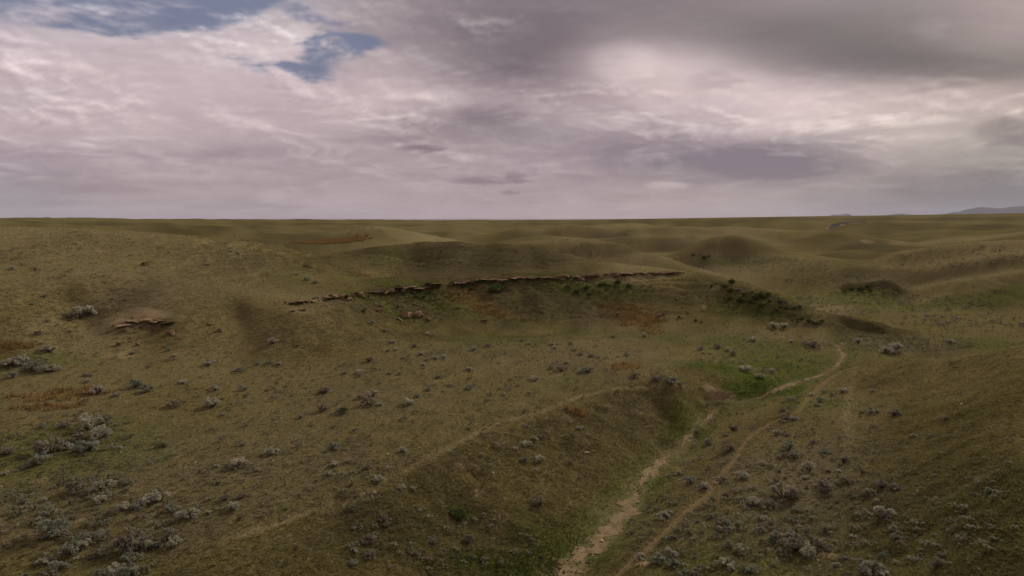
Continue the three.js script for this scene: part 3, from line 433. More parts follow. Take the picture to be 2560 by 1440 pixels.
{
  const prof = [[2040, 545], [2068, 541], [2085, 536.5], [2100, 537], [2118, 534], [2132, 539], [2150, 545], [2200, 542], [2230, 536], [2255, 534], [2275, 536], [2300, 541], [2350, 536], [2390, 530], [2425, 522], [2450, 517.5], [2475, 519], [2500, 521], [2530, 516.5], [2570, 515], [2640, 520], [2720, 530], [2800, 540]];
  const D = 30000, cols = 220, rows = 14, pos = [], idx = [];
  for (let i = 0; i <= cols; i++) {
    const u = mix(2040, 2800, i / cols); let k = 0; while (k < prof.length - 2 && u > prof[k + 1][0]) k++;
    const v = mix(prof[k][1], prof[k + 1][1], smooth(0, 1, (u - prof[k][0]) / (prof[k + 1][0] - prof[k][0]))), [a, t] = ray(u, v), top = EYE + D * t + 20 * fbm(i * 0.35, 2, 3);
    for (let j = 0; j <= rows; j++) { const q = j / rows * 2 - 1, R = D + q * 4000, e = (1 - Math.abs(q)) ** 0.9, y = mix(-10, top, e * (1 + 0.16 * fbm(i * 0.16 + 3, j * 0.5, 3) * (1 - e))); pos.push(Math.sin(a) * R, y, -Math.cos(a) * R); }
  }
  for (let i = 0; i < cols; i++) for (let j = 0; j < rows; j++) { const a = i * (rows + 1) + j, b = a + rows + 1; idx.push(a, b, a + 1, a + 1, b, b + 1); }
  const g = new THREE.BufferGeometry(); g.setAttribute('position', new THREE.Float32BufferAttribute(pos, 3)); g.setIndex(idx); g.computeVertexNormals();
  add(new THREE.Mesh(g, mat(0.07, 0.075, 0.065)), 'mountains', 'low blue mountains beyond the far plain', 'mountains', null, 'structure');
}

// ---------------------------------------------------------------- rock: slabs and boulders
function rockGeometry(seed, sx, sy, sz, n, boxy) {
  const r = rng(seed), p = [];
  for (let i = 0; i < n; i++) { let x = r() * 2 - 1, y = r() * 2 - 1, z = r() * 2 - 1; const m = Math.max(Math.abs(x), Math.abs(y), Math.abs(z)), l = Math.hypot(x, y, z); const k = mix(1 / l, 1 / m, boxy) * (0.84 + 0.16 * r()); p.push(new THREE.Vector3(x * k * sx, y * k * sy, z * k * sz)); }
  const g = new ConvexGeometry(p); const q = g.getAttribute('position'), uv = new Float32Array(q.count * 2); for (let i = 0; i < q.count; i++) { uv[i * 2] = q.getX(i) * 0.6 + q.getY(i) * 0.8; uv[i * 2 + 1] = q.getZ(i) * 0.6 + q.getY(i); } g.setAttribute('uv', new THREE.BufferAttribute(uv, 2)); return g;
}
const stoneTone = (a, b) => tile(256, (x, y) => { const n = wrapNoise(x, y, 5, 2) * 0.5 + wrapNoise(x, y, 17, 4) * 0.4 + wrapNoise(x, y, 50, 6) * 0.3 + 0.5, lichen = smooth(0.35, 0.5, wrapNoise(x, y, 9, 21) * 0.8 + wrapNoise(x, y, 40, 23) * 0.3); return [0, 1, 2].map(k => mix(mix(a[k], b[k], clamp(n)), [0.42, 0.42, 0.34][k], lichen * 0.5)); }, true);
const stoneBump = tile(256, (x, y) => 0.5 + wrapNoise(x, y, 8, 2) * 0.3 + wrapNoise(x, y, 30, 5) * 0.3);
const stoneMats = [[[0.43, 0.35, 0.26], [0.62, 0.52, 0.41]], [[0.40, 0.33, 0.25], [0.58, 0.49, 0.39]], [[0.48, 0.39, 0.29], [0.68, 0.57, 0.45]]].map(([a, b]) => new THREE.MeshPhysicalMaterial({ map: stoneTone(a, b.map(c => c * 0.95)), bumpMap: stoneBump, bumpScale: 0.06, roughness: 1, specularIntensity: 0 }));
const paleStone = new THREE.MeshPhysicalMaterial({ specularIntensity: 0, map: stoneTone([0.62, 0.55, 0.47], [0.82, 0.76, 0.68]), bumpMap: stoneBump, bumpScale: 0.03, roughness: 0.9 });
const slabGeos = [...Array(10).keys()].map(i => rockGeometry(100 + i, 1, 0.5, 0.62, 16, 0.85));
const chunkGeos = [...Array(8).keys()].map(i => rockGeometry(200 + i, 1, 0.8, 0.85, 18, 0.45));
function ledge(name, label, line, skip, layers, size, seed) {
  const r = rng(seed), root = new THREE.Group(), mid = line[Math.floor(line.length / 2)]; root.position.set(mid[0], H(mid[0], mid[1]), mid[1]);
  let run = 0;
  for (let i = 0; i < line.length - 1; i++) {
    const [ax, az] = line[i], [bx, bz] = line[i + 1], L = Math.hypot(bx - ax, bz - az); run += L;
    const gap = skip(i / (line.length - 1)); if (r() < gap) continue;
    const R = Math.hypot(ax, az), inx = ax / R, inz = az / R, dir = -Math.atan2(bz - az, bx - ax), top = H(ax + inx * 0.6, az + inz * 0.6);
    let y = top + mix(-0.1, 0.03, r()); const tt = i / (line.length - 1), blocky = name === 'rock_ledge' && tt > 0.55, n = 1 + Math.floor(r() * layers), back = mix(-0.5, 0.6, r() * r());
    for (let k = 0; k < n; k++) {
      const big = blocky && r() < 0.2, th = size * (big ? mix(0.2, 0.4, r()) : mix(0.06, 0.15, r())), len = size * mix(0.6, 2.2, r() ** 1.4), wid = size * mix(0.5, 1.2, r());
      const m = new THREE.Mesh((big ? chunkGeos : slabGeos)[Math.floor(r() * 8)], stoneMats[Math.floor(r() * 3)]); m.name = 'slab';
      const o = mix(0.4, -0.5, r()) - back;
      m.position.set(ax - inx * o + (r() - 0.5) * 0.9 - root.position.x, y - th * 0.5 - root.position.y, az - inz * o + (r() - 0.5) * 0.4 - root.position.z);
      const tip = r() < 0.22 ? 0.7 : 0.25; m.rotation.set((r() - 0.5) * tip, dir + (r() - 0.5) * 1.2, (r() - 0.5) * tip * 0.7, 'YXZ'); m.scale.set(len * 0.7, th, wid * 0.8);
      root.add(m); y -= th * mix(0.8, 1.1, r());
    }
  }
  return add(root, name, label, 'rock ledge');
}
ledge('rock_ledge', 'long broken ledge of tan sandstone slabs rimming the grassy bench', refine(ledgeLine, 0.52), t => noise(t * 37, 2.2) > 0.35 ? 0.6 : t < 0.16 ? 0.35 : t < 0.45 ? 0.22 : t < 0.9 ? 0.05 : t < 0.94 ? 0.7 : 0.05, 4, 0.95, 11);
ledge('rock_outcrop', 'small tan sandstone outcrop with dark undercut on the hillside', refine(outcropLine, 0.5), () => 0.25, 3, 1.0, 12);
function boulder(u, v, px, label, group, o = {}) {
  const p = hit(u, v), R = p.distanceTo(camera.position), w = px * R / F, r = rng(Math.round(u * 7 + v * 13));
  const m = new THREE.Mesh((o.flat ? slabGeos : chunkGeos)[Math.floor(r() * 8)], o.pale ? paleStone : stoneMats[Math.floor(r() * 3)]);
  m.scale.set(w * 0.52, w * (o.flat ? 0.34 : mix(0.4, 0.6, r())), w * mix(0.4, 0.55, r())); m.rotation.set((r() - 0.5) * 0.5, r() * 6.28, (r() - 0.5) * 0.5);
  m.position.set(p.x, p.y + m.scale.y * (o.flat ? 0.15 : 0.3), p.z);
  add(m, o.name ?? 'boulder', label, o.name === 'stone' ? 'stone' : 'boulder', group);
}
for (const [zx, zy, w] of [[1075, 370, 85], [1165, 390, 75], [1210, 350, 50], [1290, 345, 95], [1240, 380, 40], [1725, 290, 75], [1855, 320, 45], [1830, 352, 35]]) boulder(600 + zx * 0.2344, 660 + zy * 0.2344, w * 0.2344, 'angular tan boulder broken off directly under the long rock ledge', 'boulders right under the ledge');
for (const [zx, zy, w] of [[1860, 435, 55], [1505, 460, 60], [1490, 515, 80], [1190, 460, 30], [2340, 470, 28], [1700, 455, 30], [1640, 385, 30]]) boulder(600 + zx * 0.2344, 660 + zy * 0.2344, w * 0.2344, 'single weathered boulder on the slope between rock ledge and boulder pile', 'boulders on the slope under the ledge');
for (const [zx, zy, w] of [[1700, 602, 85], [1750, 570, 120], [1800, 560, 90], [1895, 560, 115], [1940, 552, 50], [2015, 602, 60], [1870, 615, 35]]) boulder(600 + zx * 0.2344, 660 + zy * 0.2344, w * 0.2344, 'rough reddish tan boulder in the loose pile below the ledge', 'boulder pile at the foot of the slope');
for (const [zx, zy, w] of [[570, 508, 80], [665, 495, 95], [710, 415, 85], [500, 425, 50]]) boulder(600 + zx * 0.2344, 660 + zy * 0.2344, w * 0.2344, 'low flat boulder where the rock ledge runs out into the hillside', 'flat boulders at the end of the ledge', { flat: true });
for (const [zx, zy, w] of [[830, 295, 34], [918, 325, 34], [1180, 375, 48], [1085, 310, 28], [1665, 300, 38], [1395, 230, 34], [1560, 255, 30]]) boulder(1150 + zx * 0.2539, 640 + zy * 0.2539, w * 0.2539, 'small grey tan boulder among green shrubs under the rock ledge', 'boulders among the green shrubs');
for (const [zx, zy, w] of [[1960, 600, 62], [2010, 585, 52], [810, 555, 38], [770, 600, 24], [2250, 570, 44], [2140, 430, 44]]) boulder(1150 + zx * 0.2539, 640 + zy * 0.2539, w * 0.2539, 'lone tan boulder near rust coloured grass below the ledge', 'boulders near the rust coloured grass');
for (const [zx, zy, w] of [[1955, 385, 85], [1800, 300, 72], [1880, 395, 40]]) boulder(200 + zx * 0.1797, 760 + zy * 0.1797, w * 0.1797, 'pale tan boulder on open hillside beside the small rock outcrop', 'boulders beside the outcrop');
for (const [zx, zy, w] of [[800, 580, 65], [545, 580, 90], [1265, 420, 110], [700, 480, 44], [700, 530, 34], [610, 380, 90], [1350, 480, 40]]) boulder(200 + zx * 0.1797, 760 + zy * 0.1797, w * 0.1797, 'fallen tan sandstone chunk on bare soil under the small rock outcrop', 'sandstone chunks under the outcrop');
boulder(1466, 1132, 17, 'elongated pale stone lying alone on the grassy creek bank', null, { pale: true, flat: true, name: 'stone' });
boulder(1505, 1355, 11, 'rounded pale stone at the edge of the gravelly creek bed', null, { pale: true, name: 'stone' });
boulder(1596, 1258, 9, 'small pinkish white stone where the creek bed narrows', null, { pale: true, name: 'stone' });
boulder(2194, 1286, 15, 'tan rounded stone half hidden by a sagebrush on the slope', null, { name: 'stone' });
boulder(2404, 1010, 10, 'flat white stone on the bare upper grassy slope', null, { pale: true, flat: true, name: 'stone' });
boulder(1232, 1184, 8, 'small white stone on the eroded bank above the creek', null, { pale: true, name: 'stone' });
for (const [u, v] of [[1860, 1172], [1867, 1166], [1835, 1186], [1706, 1238]]) boulder(u, v, 9, 'small tan stone half sunk beside the dirt cattle trail', 'stones beside the trail', { name: 'stone' });

// ---------------------------------------------------------------- shrubs
function shrubGeometry(seed, clumps, leaves, spread, tall, leaf, tone, vary) {
  const r = rng(seed), pos = [], col = [], sp = [];
  for (let c = 0; c < clumps; c++) {
    const a = r() * 6.283, d = Math.sqrt(r()) * spread, h = tall * (0.2 + 0.8 * Math.sqrt(Math.max(0, 1 - (d / spread) ** 2)) * (0.35 + 0.65 * r())), cx = Math.cos(a) * d, cz = Math.sin(a) * d, rr = spread * mix(0.17, 0.30, r());
    const tk = 1 + (r() - 0.5) * vary;
    { const mx = cx * 0.35 + (r() - 0.5) * 0.1, mz = cz * 0.35 + (r() - 0.5) * 0.1, my = h * 0.5, tw = 0.014 + 0.012 * r(); const tube = new THREE.TubeGeometry(new THREE.QuadraticBezierCurve3(new THREE.Vector3((r() - 0.5) * 0.12, -0.12, (r() - 0.5) * 0.12), new THREE.Vector3(mx, my, mz), new THREE.Vector3(cx, h * 0.95, cz)), 3, tw, 3); tube.deleteAttribute('uv'); sp.push(tube); }
    for (let k = 0; k < leaves; k++) {
      let x = r() * 2 - 1, y = r() * 2 - 1, z = r() * 2 - 1; const l = Math.hypot(x, y, z) || 1, q = Math.cbrt(r()) / l; x = x * q * rr; y = y * q * rr * 0.8; z = z * q * rr;
      const px = cx + x, py = Math.max(0.02, h * 0.88 + y), pz = cz + z, s = leaf * mix(0.6, 1.3, r());
      const th = r() * 6.283, up = mix(0.2, 0.95, r()), dx = Math.cos(th), dz = Math.sin(th), wx = -dz * s * 0.42, wz = dx * s * 0.42, ex = dx * s * (1 - up), ey = s * up, ez = dz * s * (1 - up);
      pos.push(px - wx, py, pz - wz, px + wx, py, pz + wz, px + ex + wx * 0.5, py + ey, pz + ez + wz * 0.5);
      const t = tk * (1 + (r() - 0.5) * 0.35); for (let v = 0; v < 3; v++) col.push(tone[0] * t, tone[1] * t, tone[2] * t);
    }
  }
  return { foliage: geometry(pos, col), stem: mergeGeometries(sp) };
}
const leafMat = new THREE.MeshPhysicalMaterial({ vertexColors: true, specularIntensity: 0, roughness: 1, transmission: 0.35, thickness: 0, side: THREE.DoubleSide });
const twigMat = mat(0.11, 0.085, 0.065);
const KINDS = {
  silver: { tone: [0.385, 0.36, 0.265], word: 'silvery grey' }, woody: { tone: [0.235, 0.202, 0.145], word: 'brownish grey' }, teal: { tone: [0.25, 0.262, 0.185], word: 'grey green' }, green: { tone: [0.12, 0.15, 0.05], word: 'dark green' }, leafy: { tone: [0.095, 0.12, 0.036], word: 'leafy dark green' }, lime: { tone: [0.24, 0.29, 0.11], word: 'pale yellow green' },
};
for (const [k, d] of Object.entries(KINDS)) d.forms = [...Array(k === 'silver' || k === 'woody' || k === 'teal' ? 4 : 2).keys()].map(i => shrubGeometry(k.length * 77 + i * 13 + k.charCodeAt(0), k === 'leafy' ? 30 : 14 + i * 3, k === 'leafy' ? 52 : 62 - i * 6, 0.5, k === 'leafy' ? 0.8 : 0.52 + 0.06 * i, k === 'leafy' ? 0.09 : 0.075, d.tone, 0.5));
function place(x, z) {
  const y = H(x, z), R = Math.hypot(x, z), a = Math.atan2(x, -z), L = ledgeLine.map(([p, q]) => Math.hypot(p - x, q - z)), dl = Math.min(...L);
  const t = dTrail(x, z, 60), c = dCreek(x, z, 60)[0], b = dBench(x, z, 60);
  if (R > 152) return a > 0.2 ? 'in the valley beyond the spur' : 'high on the grassy hillside';
  if (t[0] < 2.2) return 'beside the cattle trail';
  if (c < 3) return 'beside the dry creek bed';
  if (Math.min(...outcropLine.map(([p, q]) => Math.hypot(p - x, q - z))) < 14) return 'near the small sandstone outcrop';
  if (dl < 14) return 'under the rock ledge';
  const [tx, tz] = trailLine[Math.min(Math.round(t[1]), trailLine.length - 1)];
  if (t[0] < 60 && a > Math.atan2(tx, -tz)) return 'on the slope past the cattle trail';
  if (R > 84 && a > 0.2) return 'near the foot of the spur';
  if (y > 8.5) return 'on the hillside above the outcrop';
  if (y < 3.3) return 'on the bank above the dry creek';
  if (b[0] < 9) return 'along the bench edge';
  if (a < -0.3 && R < 60) return 'in the dense stand on the flat';
  return 'on the open flat';
}
const shrubs = [];
function shrub(u, v, px, kind, at) {
  const p = at ?? hit(u, v), R = p.distanceTo(camera.position), w = clamp(px * R / F * (kind === 'leafy' ? 1 : 0.85), 0.2, 3); shrubs.push({ p, w, kind, px });
}
const rs = rng(5);
const pick = () => { const q = rs(); return q < 0.46 ? 'silver' : q < 0.74 ? 'woody' : 'teal'; };
const K = 0.3516;
function seen(ox, oy, list, kind) { for (const [x, y, w, k] of list) shrub(ox + x * K, oy + (y + w * 0.22) * K, w * K, k ?? kind ?? pick()); }
seen(0, 940, [[460, 340, 100], [300, 355, 60], [640, 320, 200], [740, 310, 110], [700, 400, 180], [560, 430, 120], [360, 500, 180], [450, 500, 100], [640, 490, 170], [540, 520, 90], [290, 590, 140], [180, 640, 70], [50, 530, 100], [40, 690, 60], [570, 590, 50], [850, 510, 50], [960, 60, 110], [835, 130, 70], [1040, 90, 110], [1240, 195, 110], [1510, 190, 130], [1525, 80, 90], [1730, 85, 90], [690, 100, 110], [1590, 270, 50], [2310, 100, 100, 'woody'], [1300, 35, 80], [1400, 85, 40], [1715, 480, 90], [1930, 535, 110], [1700, 615, 150], [1640, 620, 60], [1830, 665, 50], [1540, 640, 50], [2070, 545, 40], [2380, 500, 80], [2380, 620, 70], [2470, 600, 50], [2335, 695, 50], [2250, 745, 35, 'green'], [1550, 760, 45, 'green'], [1145, 490, 85, 'green'], [2290, 230, 110], [2140, 285, 60], [2215, 350, 35], [2420, 240, 80], [2370, 355, 50], [2405, 400, 30], [520, 800, 150], [630, 815, 130], [740, 760, 120], [890, 750, 100], [900, 805, 70], [720, 870, 110], [690, 935, 60, 'teal'], [165, 890, 80], [310, 880, 60], [320, 960, 120, 'teal'], [870, 935, 110], [970, 930, 80], [1110, 860, 150], [1050, 890, 120], [1230, 945, 120], [1330, 975, 140], [1390, 940, 110], [1480, 970, 60], [1610, 860, 90, 'woody'], [1720, 850, 100, 'woody'], [1670, 925, 120, 'silver'], [370, 1090, 200, 'teal'], [440, 1100, 110], [650, 1130, 170, 'teal'], [500, 1230, 140], [600, 1200, 120], [930, 1190, 230], [870, 1220, 120], [1000, 1200, 120], [940, 1290, 140, 'teal'], [690, 1260, 90], [1200, 1130, 150], [1240, 1180, 120], [1120, 1200, 100], [300, 1320, 90], [400, 1360, 140, 'teal'], [350, 1410, 110], [180, 1410, 60], [830, 1370, 150], [930, 1390, 130, 'teal'], [1010, 1370, 110], [720, 1405, 110], [1095, 1335, 40], [2035, 940, 42, 'lime'], [2510, 1080, 50], [2530, 1190, 70], [2520, 1330, 60]]);
seen(0, 500, [[580, 800, 170, 'silver'], [520, 830, 90], [640, 790, 80], [350, 1060, 90], [270, 945, 70], [80, 1160, 120], [160, 1140, 100], [240, 1190, 140], [340, 1195, 110], [410, 1200, 60], [30, 1165, 80], [80, 1250, 80], [625, 1240, 60], [620, 1285, 50], [1480, 1165, 80], [1500, 1145, 60], [1710, 1200, 100], [1940, 1005, 80], [2120, 1030, 50], [1920, 1150, 60], [1980, 1165, 50], [230, 740, 34], [75, 490, 40], [250, 490, 40], [1030, 455, 50, 'green'], [1480, 455, 45], [1640, 360, 40], [1690, 375, 40], [1750, 410, 30], [2110, 520, 50], [2180, 560, 60, 'teal'], [2240, 580, 60, 'teal'], [1130, 340, 30, 'green'], [895, 710, 30, 'teal'], [1190, 1065, 40], [1240, 1105, 40], [940, 1085, 50], [500, 930, 40], [1830, 1160, 60], [300, 1015, 40], [335, 862, 34], [320, 685, 40], [800, 700, 34]]);
seen(800, 500, [[365, 870, 75, 'teal'], [460, 925, 55], [510, 1005, 65], [485, 1070, 40, 'green'], [540, 1060, 50], [670, 1035, 60], [720, 1085, 80], [760, 1130, 50], [815, 1115, 70], [880, 1110, 60], [590, 1120, 40], [350, 1135, 70], [760, 945, 60], [800, 960, 50], [1175, 850, 60, 'woody'], [1095, 1055, 60], [1200, 1030, 60], [1430, 995, 55], [1480, 1015, 55], [1650, 1020, 60], [1670, 1045, 50], [1640, 950, 40], [1780, 1015, 50], [1805, 1060, 50], [1720, 1190, 100], [1640, 1190, 60], [1900, 1195, 120], [1850, 1210, 70], [1750, 1150, 60], [1530, 1265, 90], [1490, 1270, 40], [1060, 1200, 60], [840, 1250, 70], [735, 1170, 50], [735, 1190, 40], [565, 1230, 50], [495, 1230, 50], [290, 1215, 90], [180, 1225, 50], [420, 1300, 40], [770, 1345, 60], [880, 1355, 45], [920, 1310, 50], [1060, 1330, 90], [1310, 1380, 45], [2300, 960, 60], [2180, 1100, 60], [2120, 1110, 40], [2240, 1240, 90], [2400, 1270, 100], [2500, 1280, 70], [30, 1350, 110, 'woody'], [370, 1380, 110], [280, 1400, 60], [690, 1390, 60], [1930, 1100, 70], [1850, 1090, 60], [2080, 970, 50], [1980, 1115, 40]]);
seen(800, 940, [[620, 180, 120, 'silver'], [40, 225, 70], [170, 250, 90, 'green'], [350, 180, 120, 'woody'], [430, 195, 70], [1050, 370, 50, 'green'], [590, 525, 80], [1470, 480, 110], [1520, 445, 80, 'silver'], [1585, 430, 60], [1390, 515, 60], [1450, 590, 80], [1560, 590, 110], [1200, 605, 40], [1840, 370, 50], [1560, 895, 110], [415, 725, 110, 'silver'], [580, 790, 100], [660, 790, 60], [385, 830, 50], [450, 1000, 80], [480, 1060, 80], [240, 1075, 60], [800, 1160, 100, 'woody'], [360, 1160, 110, 'woody'], [240, 1240, 80], [350, 1270, 110, 'woody'], [240, 1330, 90], [1060, 1160, 110, 'woody'], [1800, 820, 40], [710, 950, 50], [325, 650, 70], [200, 600, 50], [60, 690, 70], [100, 500, 100], [95, 625, 70], [2100, 475, 40], [1000, 980, 130, 'leafy'], [950, 970, 60, 'leafy'], [2440, 990, 110], [2480, 700, 50], [2280, 1280, 100], [2400, 1300, 120], [2500, 1250, 120]]);
seen(1660, 940, [[1480, 240, 110, 'teal'], [1405, 250, 50], [1640, 265, 90, 'woody'], [460, 510, 110], [310, 470, 90], [440, 415, 60], [490, 375, 80], [330, 310, 40], [1030, 640, 110], [890, 500, 110], [930, 560, 90], [1060, 470, 60], [1000, 720, 70], [1150, 740, 140, 'woody'], [1150, 790, 140], [1300, 740, 110, 'woody'], [850, 820, 200, 'woody'], [740, 900, 170], [630, 890, 110], [930, 830, 110, 'woody'], [1550, 770, 100, 'woody'], [1660, 785, 110, 'woody'], [1460, 830, 100, 'woody'], [700, 620, 60], [850, 560, 80], [820, 665, 60], [410, 730, 110], [560, 700, 110], [300, 780, 100], [180, 740, 110], [100, 690, 60], [640, 790, 60], [440, 840, 80], [350, 870, 70], [1570, 970, 130], [1620, 1080, 70], [1660, 1140, 90], [1340, 1135, 70], [790, 1140, 100], [940, 1200, 200], [1000, 1230, 180, 'silver'], [1130, 1190, 150], [920, 1140, 90], [540, 1220, 110], [470, 1200, 80], [430, 1040, 90], [400, 1080, 60], [700, 1000, 60], [670, 1090, 60], [440, 1320, 150], [620, 1380, 110], [220, 1390, 100], [130, 1400, 90], [60, 1330, 90], [70, 1140, 80], [220, 1290, 50], [1470, 1360, 200, 'teal'], [1550, 1400, 120], [1420, 1390, 100], [1310, 1400, 70], [1590, 1250, 40], [330, 990, 80], [240, 1030, 50], [30, 970, 70], [800, 400, 70], [870, 410, 60], [1110, 170, 70], [1090, 200, 60], [1050, 130, 50], [1270, 100, 80], [1200, 130, 60], [900, 160, 60], [840, 240, 60], [870, 290, 110], [930, 300, 60], [540, 580, 50], [420, 615, 40], [1140, 530, 90], [1280, 600, 80], [1240, 670, 50], [1160, 670, 60], [2310, 820, 80], [1900, 420, 50], [1780, 420, 60], [1220, 1340, 60], [1280, 1290, 70], [1940, 1330, 120, 'woody'], [2000, 300, 60, 'woody']]);
seen(1660, 500, [[380, 1040, 70], [260, 1055, 60], [280, 1085, 40], [490, 1090, 70], [450, 1065, 50], [1060, 1025, 100], [1010, 1015, 60], [910, 1000, 60], [640, 990, 70], [780, 890, 90], [860, 890, 70], [960, 750, 60, 'teal'], [580, 1195, 100], [680, 1245, 80], [770, 1210, 60], [50, 1280, 120], [110, 1300, 60], [1650, 1040, 110], [1580, 1070, 100], [1640, 1080, 90], [2040, 1000, 70], [1400, 960, 60], [1380, 1000, 60], [1490, 1350, 40]]);
shrub(1237, 732, 40, 'leafy'); shrub(1243, 728, 30, 'leafy');
const greens = [ [1450, 728, 46], [1478, 737, 36], [1425, 722, 28], [1515, 716, 50], [1548, 713, 46], [1575, 720, 34], [1050, 742, 40], [1005, 727, 40], [975, 729, 26], [1030, 732, 30], [1135, 712, 34], [1160, 718, 34], [1180, 726, 24], [835, 748, 30], [866, 743, 24], [912, 782, 28], [1290, 706, 22], [1350, 702, 18], [1815, 722, 46], [1838, 733, 44], [1868, 738, 40], [1890, 748, 42], [1912, 744, 40], [1932, 755, 36], [1955, 762, 34], [1975, 772, 30], [1860, 754, 36], [1835, 748, 34], [1790, 714, 22], [1945, 778, 30], [1905, 765, 30], [2000, 806, 26], [2025, 808, 30], [2048, 812, 24], [1985, 803, 22], [2112, 728, 34], [2135, 729, 36], [2160, 730, 34], [2185, 731, 30], [1740, 642, 26], [1765, 648, 30], [1700, 796, 20], [1745, 805, 24], [1780, 715, 18]];
for (const [u, v, w] of greens) { shrub(u - w * 0.3 * rs(), v - w * 0.1 + w * 0.2 * rs(), w * mix(0.32, 0.6, rs()), 'leafy'); shrub(u + w * 0.5 * rs(), v - w * 0.3 + w * 0.4 * rs(), w * mix(0.25, 0.48, rs()), rs() < 0.6 ? 'leafy' : rs() < 0.5 ? 'green' : 'teal'); }
shrubs.sort((a, b) => b.px - a.px);
shrubs.forEach(({ p, w, kind }, i) => {
  const d = KINDS[kind], r = rng(900 + i), f = d.forms[Math.floor(r() * d.forms.length)], g = new THREE.Group();
  const fo = new THREE.Mesh(f.foliage, leafMat), st = new THREE.Mesh(f.stem, twigMat); fo.name = 'foliage'; st.name = 'stem'; g.add(fo, st);
  g.position.copy(p); g.position.y -= 0.02; g.rotation.y = r() * 6.283; const h = (kind === 'leafy' ? mix(0.7, 0.95, r()) : mix(0.8, 1.15, r())) * w; g.scale.set(w * mix(0.9, 1.15, r()), h, w * mix(0.75, 1, r()));
  const near = shrubs.reduce((n, o) => n + (o.p !== p && Math.hypot(o.p.x - p.x, o.p.z - p.z) < (o.w + w) * 0.55), 0), form = kind === 'leafy' || kind === 'green' ? '' : h / w < 0.9 ? 'low ' : h / w > 1.03 ? 'upright ' : '', state = near > 1 ? ' in a tight clump' : near ? ' touching another' : ' standing apart';
  const size = w > 1.9 ? 'large' : w > 1.0 ? 'medium' : 'small', where = place(p.x, p.z), leafy = kind === 'leafy' || kind === 'green';
  add(g, leafy ? 'leafy_shrub' : kind === 'lime' ? 'forb' : 'sagebrush', `${form}${size} ${d.word} ${leafy ? 'shrub' : kind === 'lime' ? 'rounded plant' : 'sagebrush'}${state} ${where}`, leafy ? 'shrub' : kind === 'lime' ? 'plant' : 'sagebrush', `${leafy ? 'green shrubs' : 'sagebrush'} ${where}`);
});
console.log('shrubs', shrubs.length);

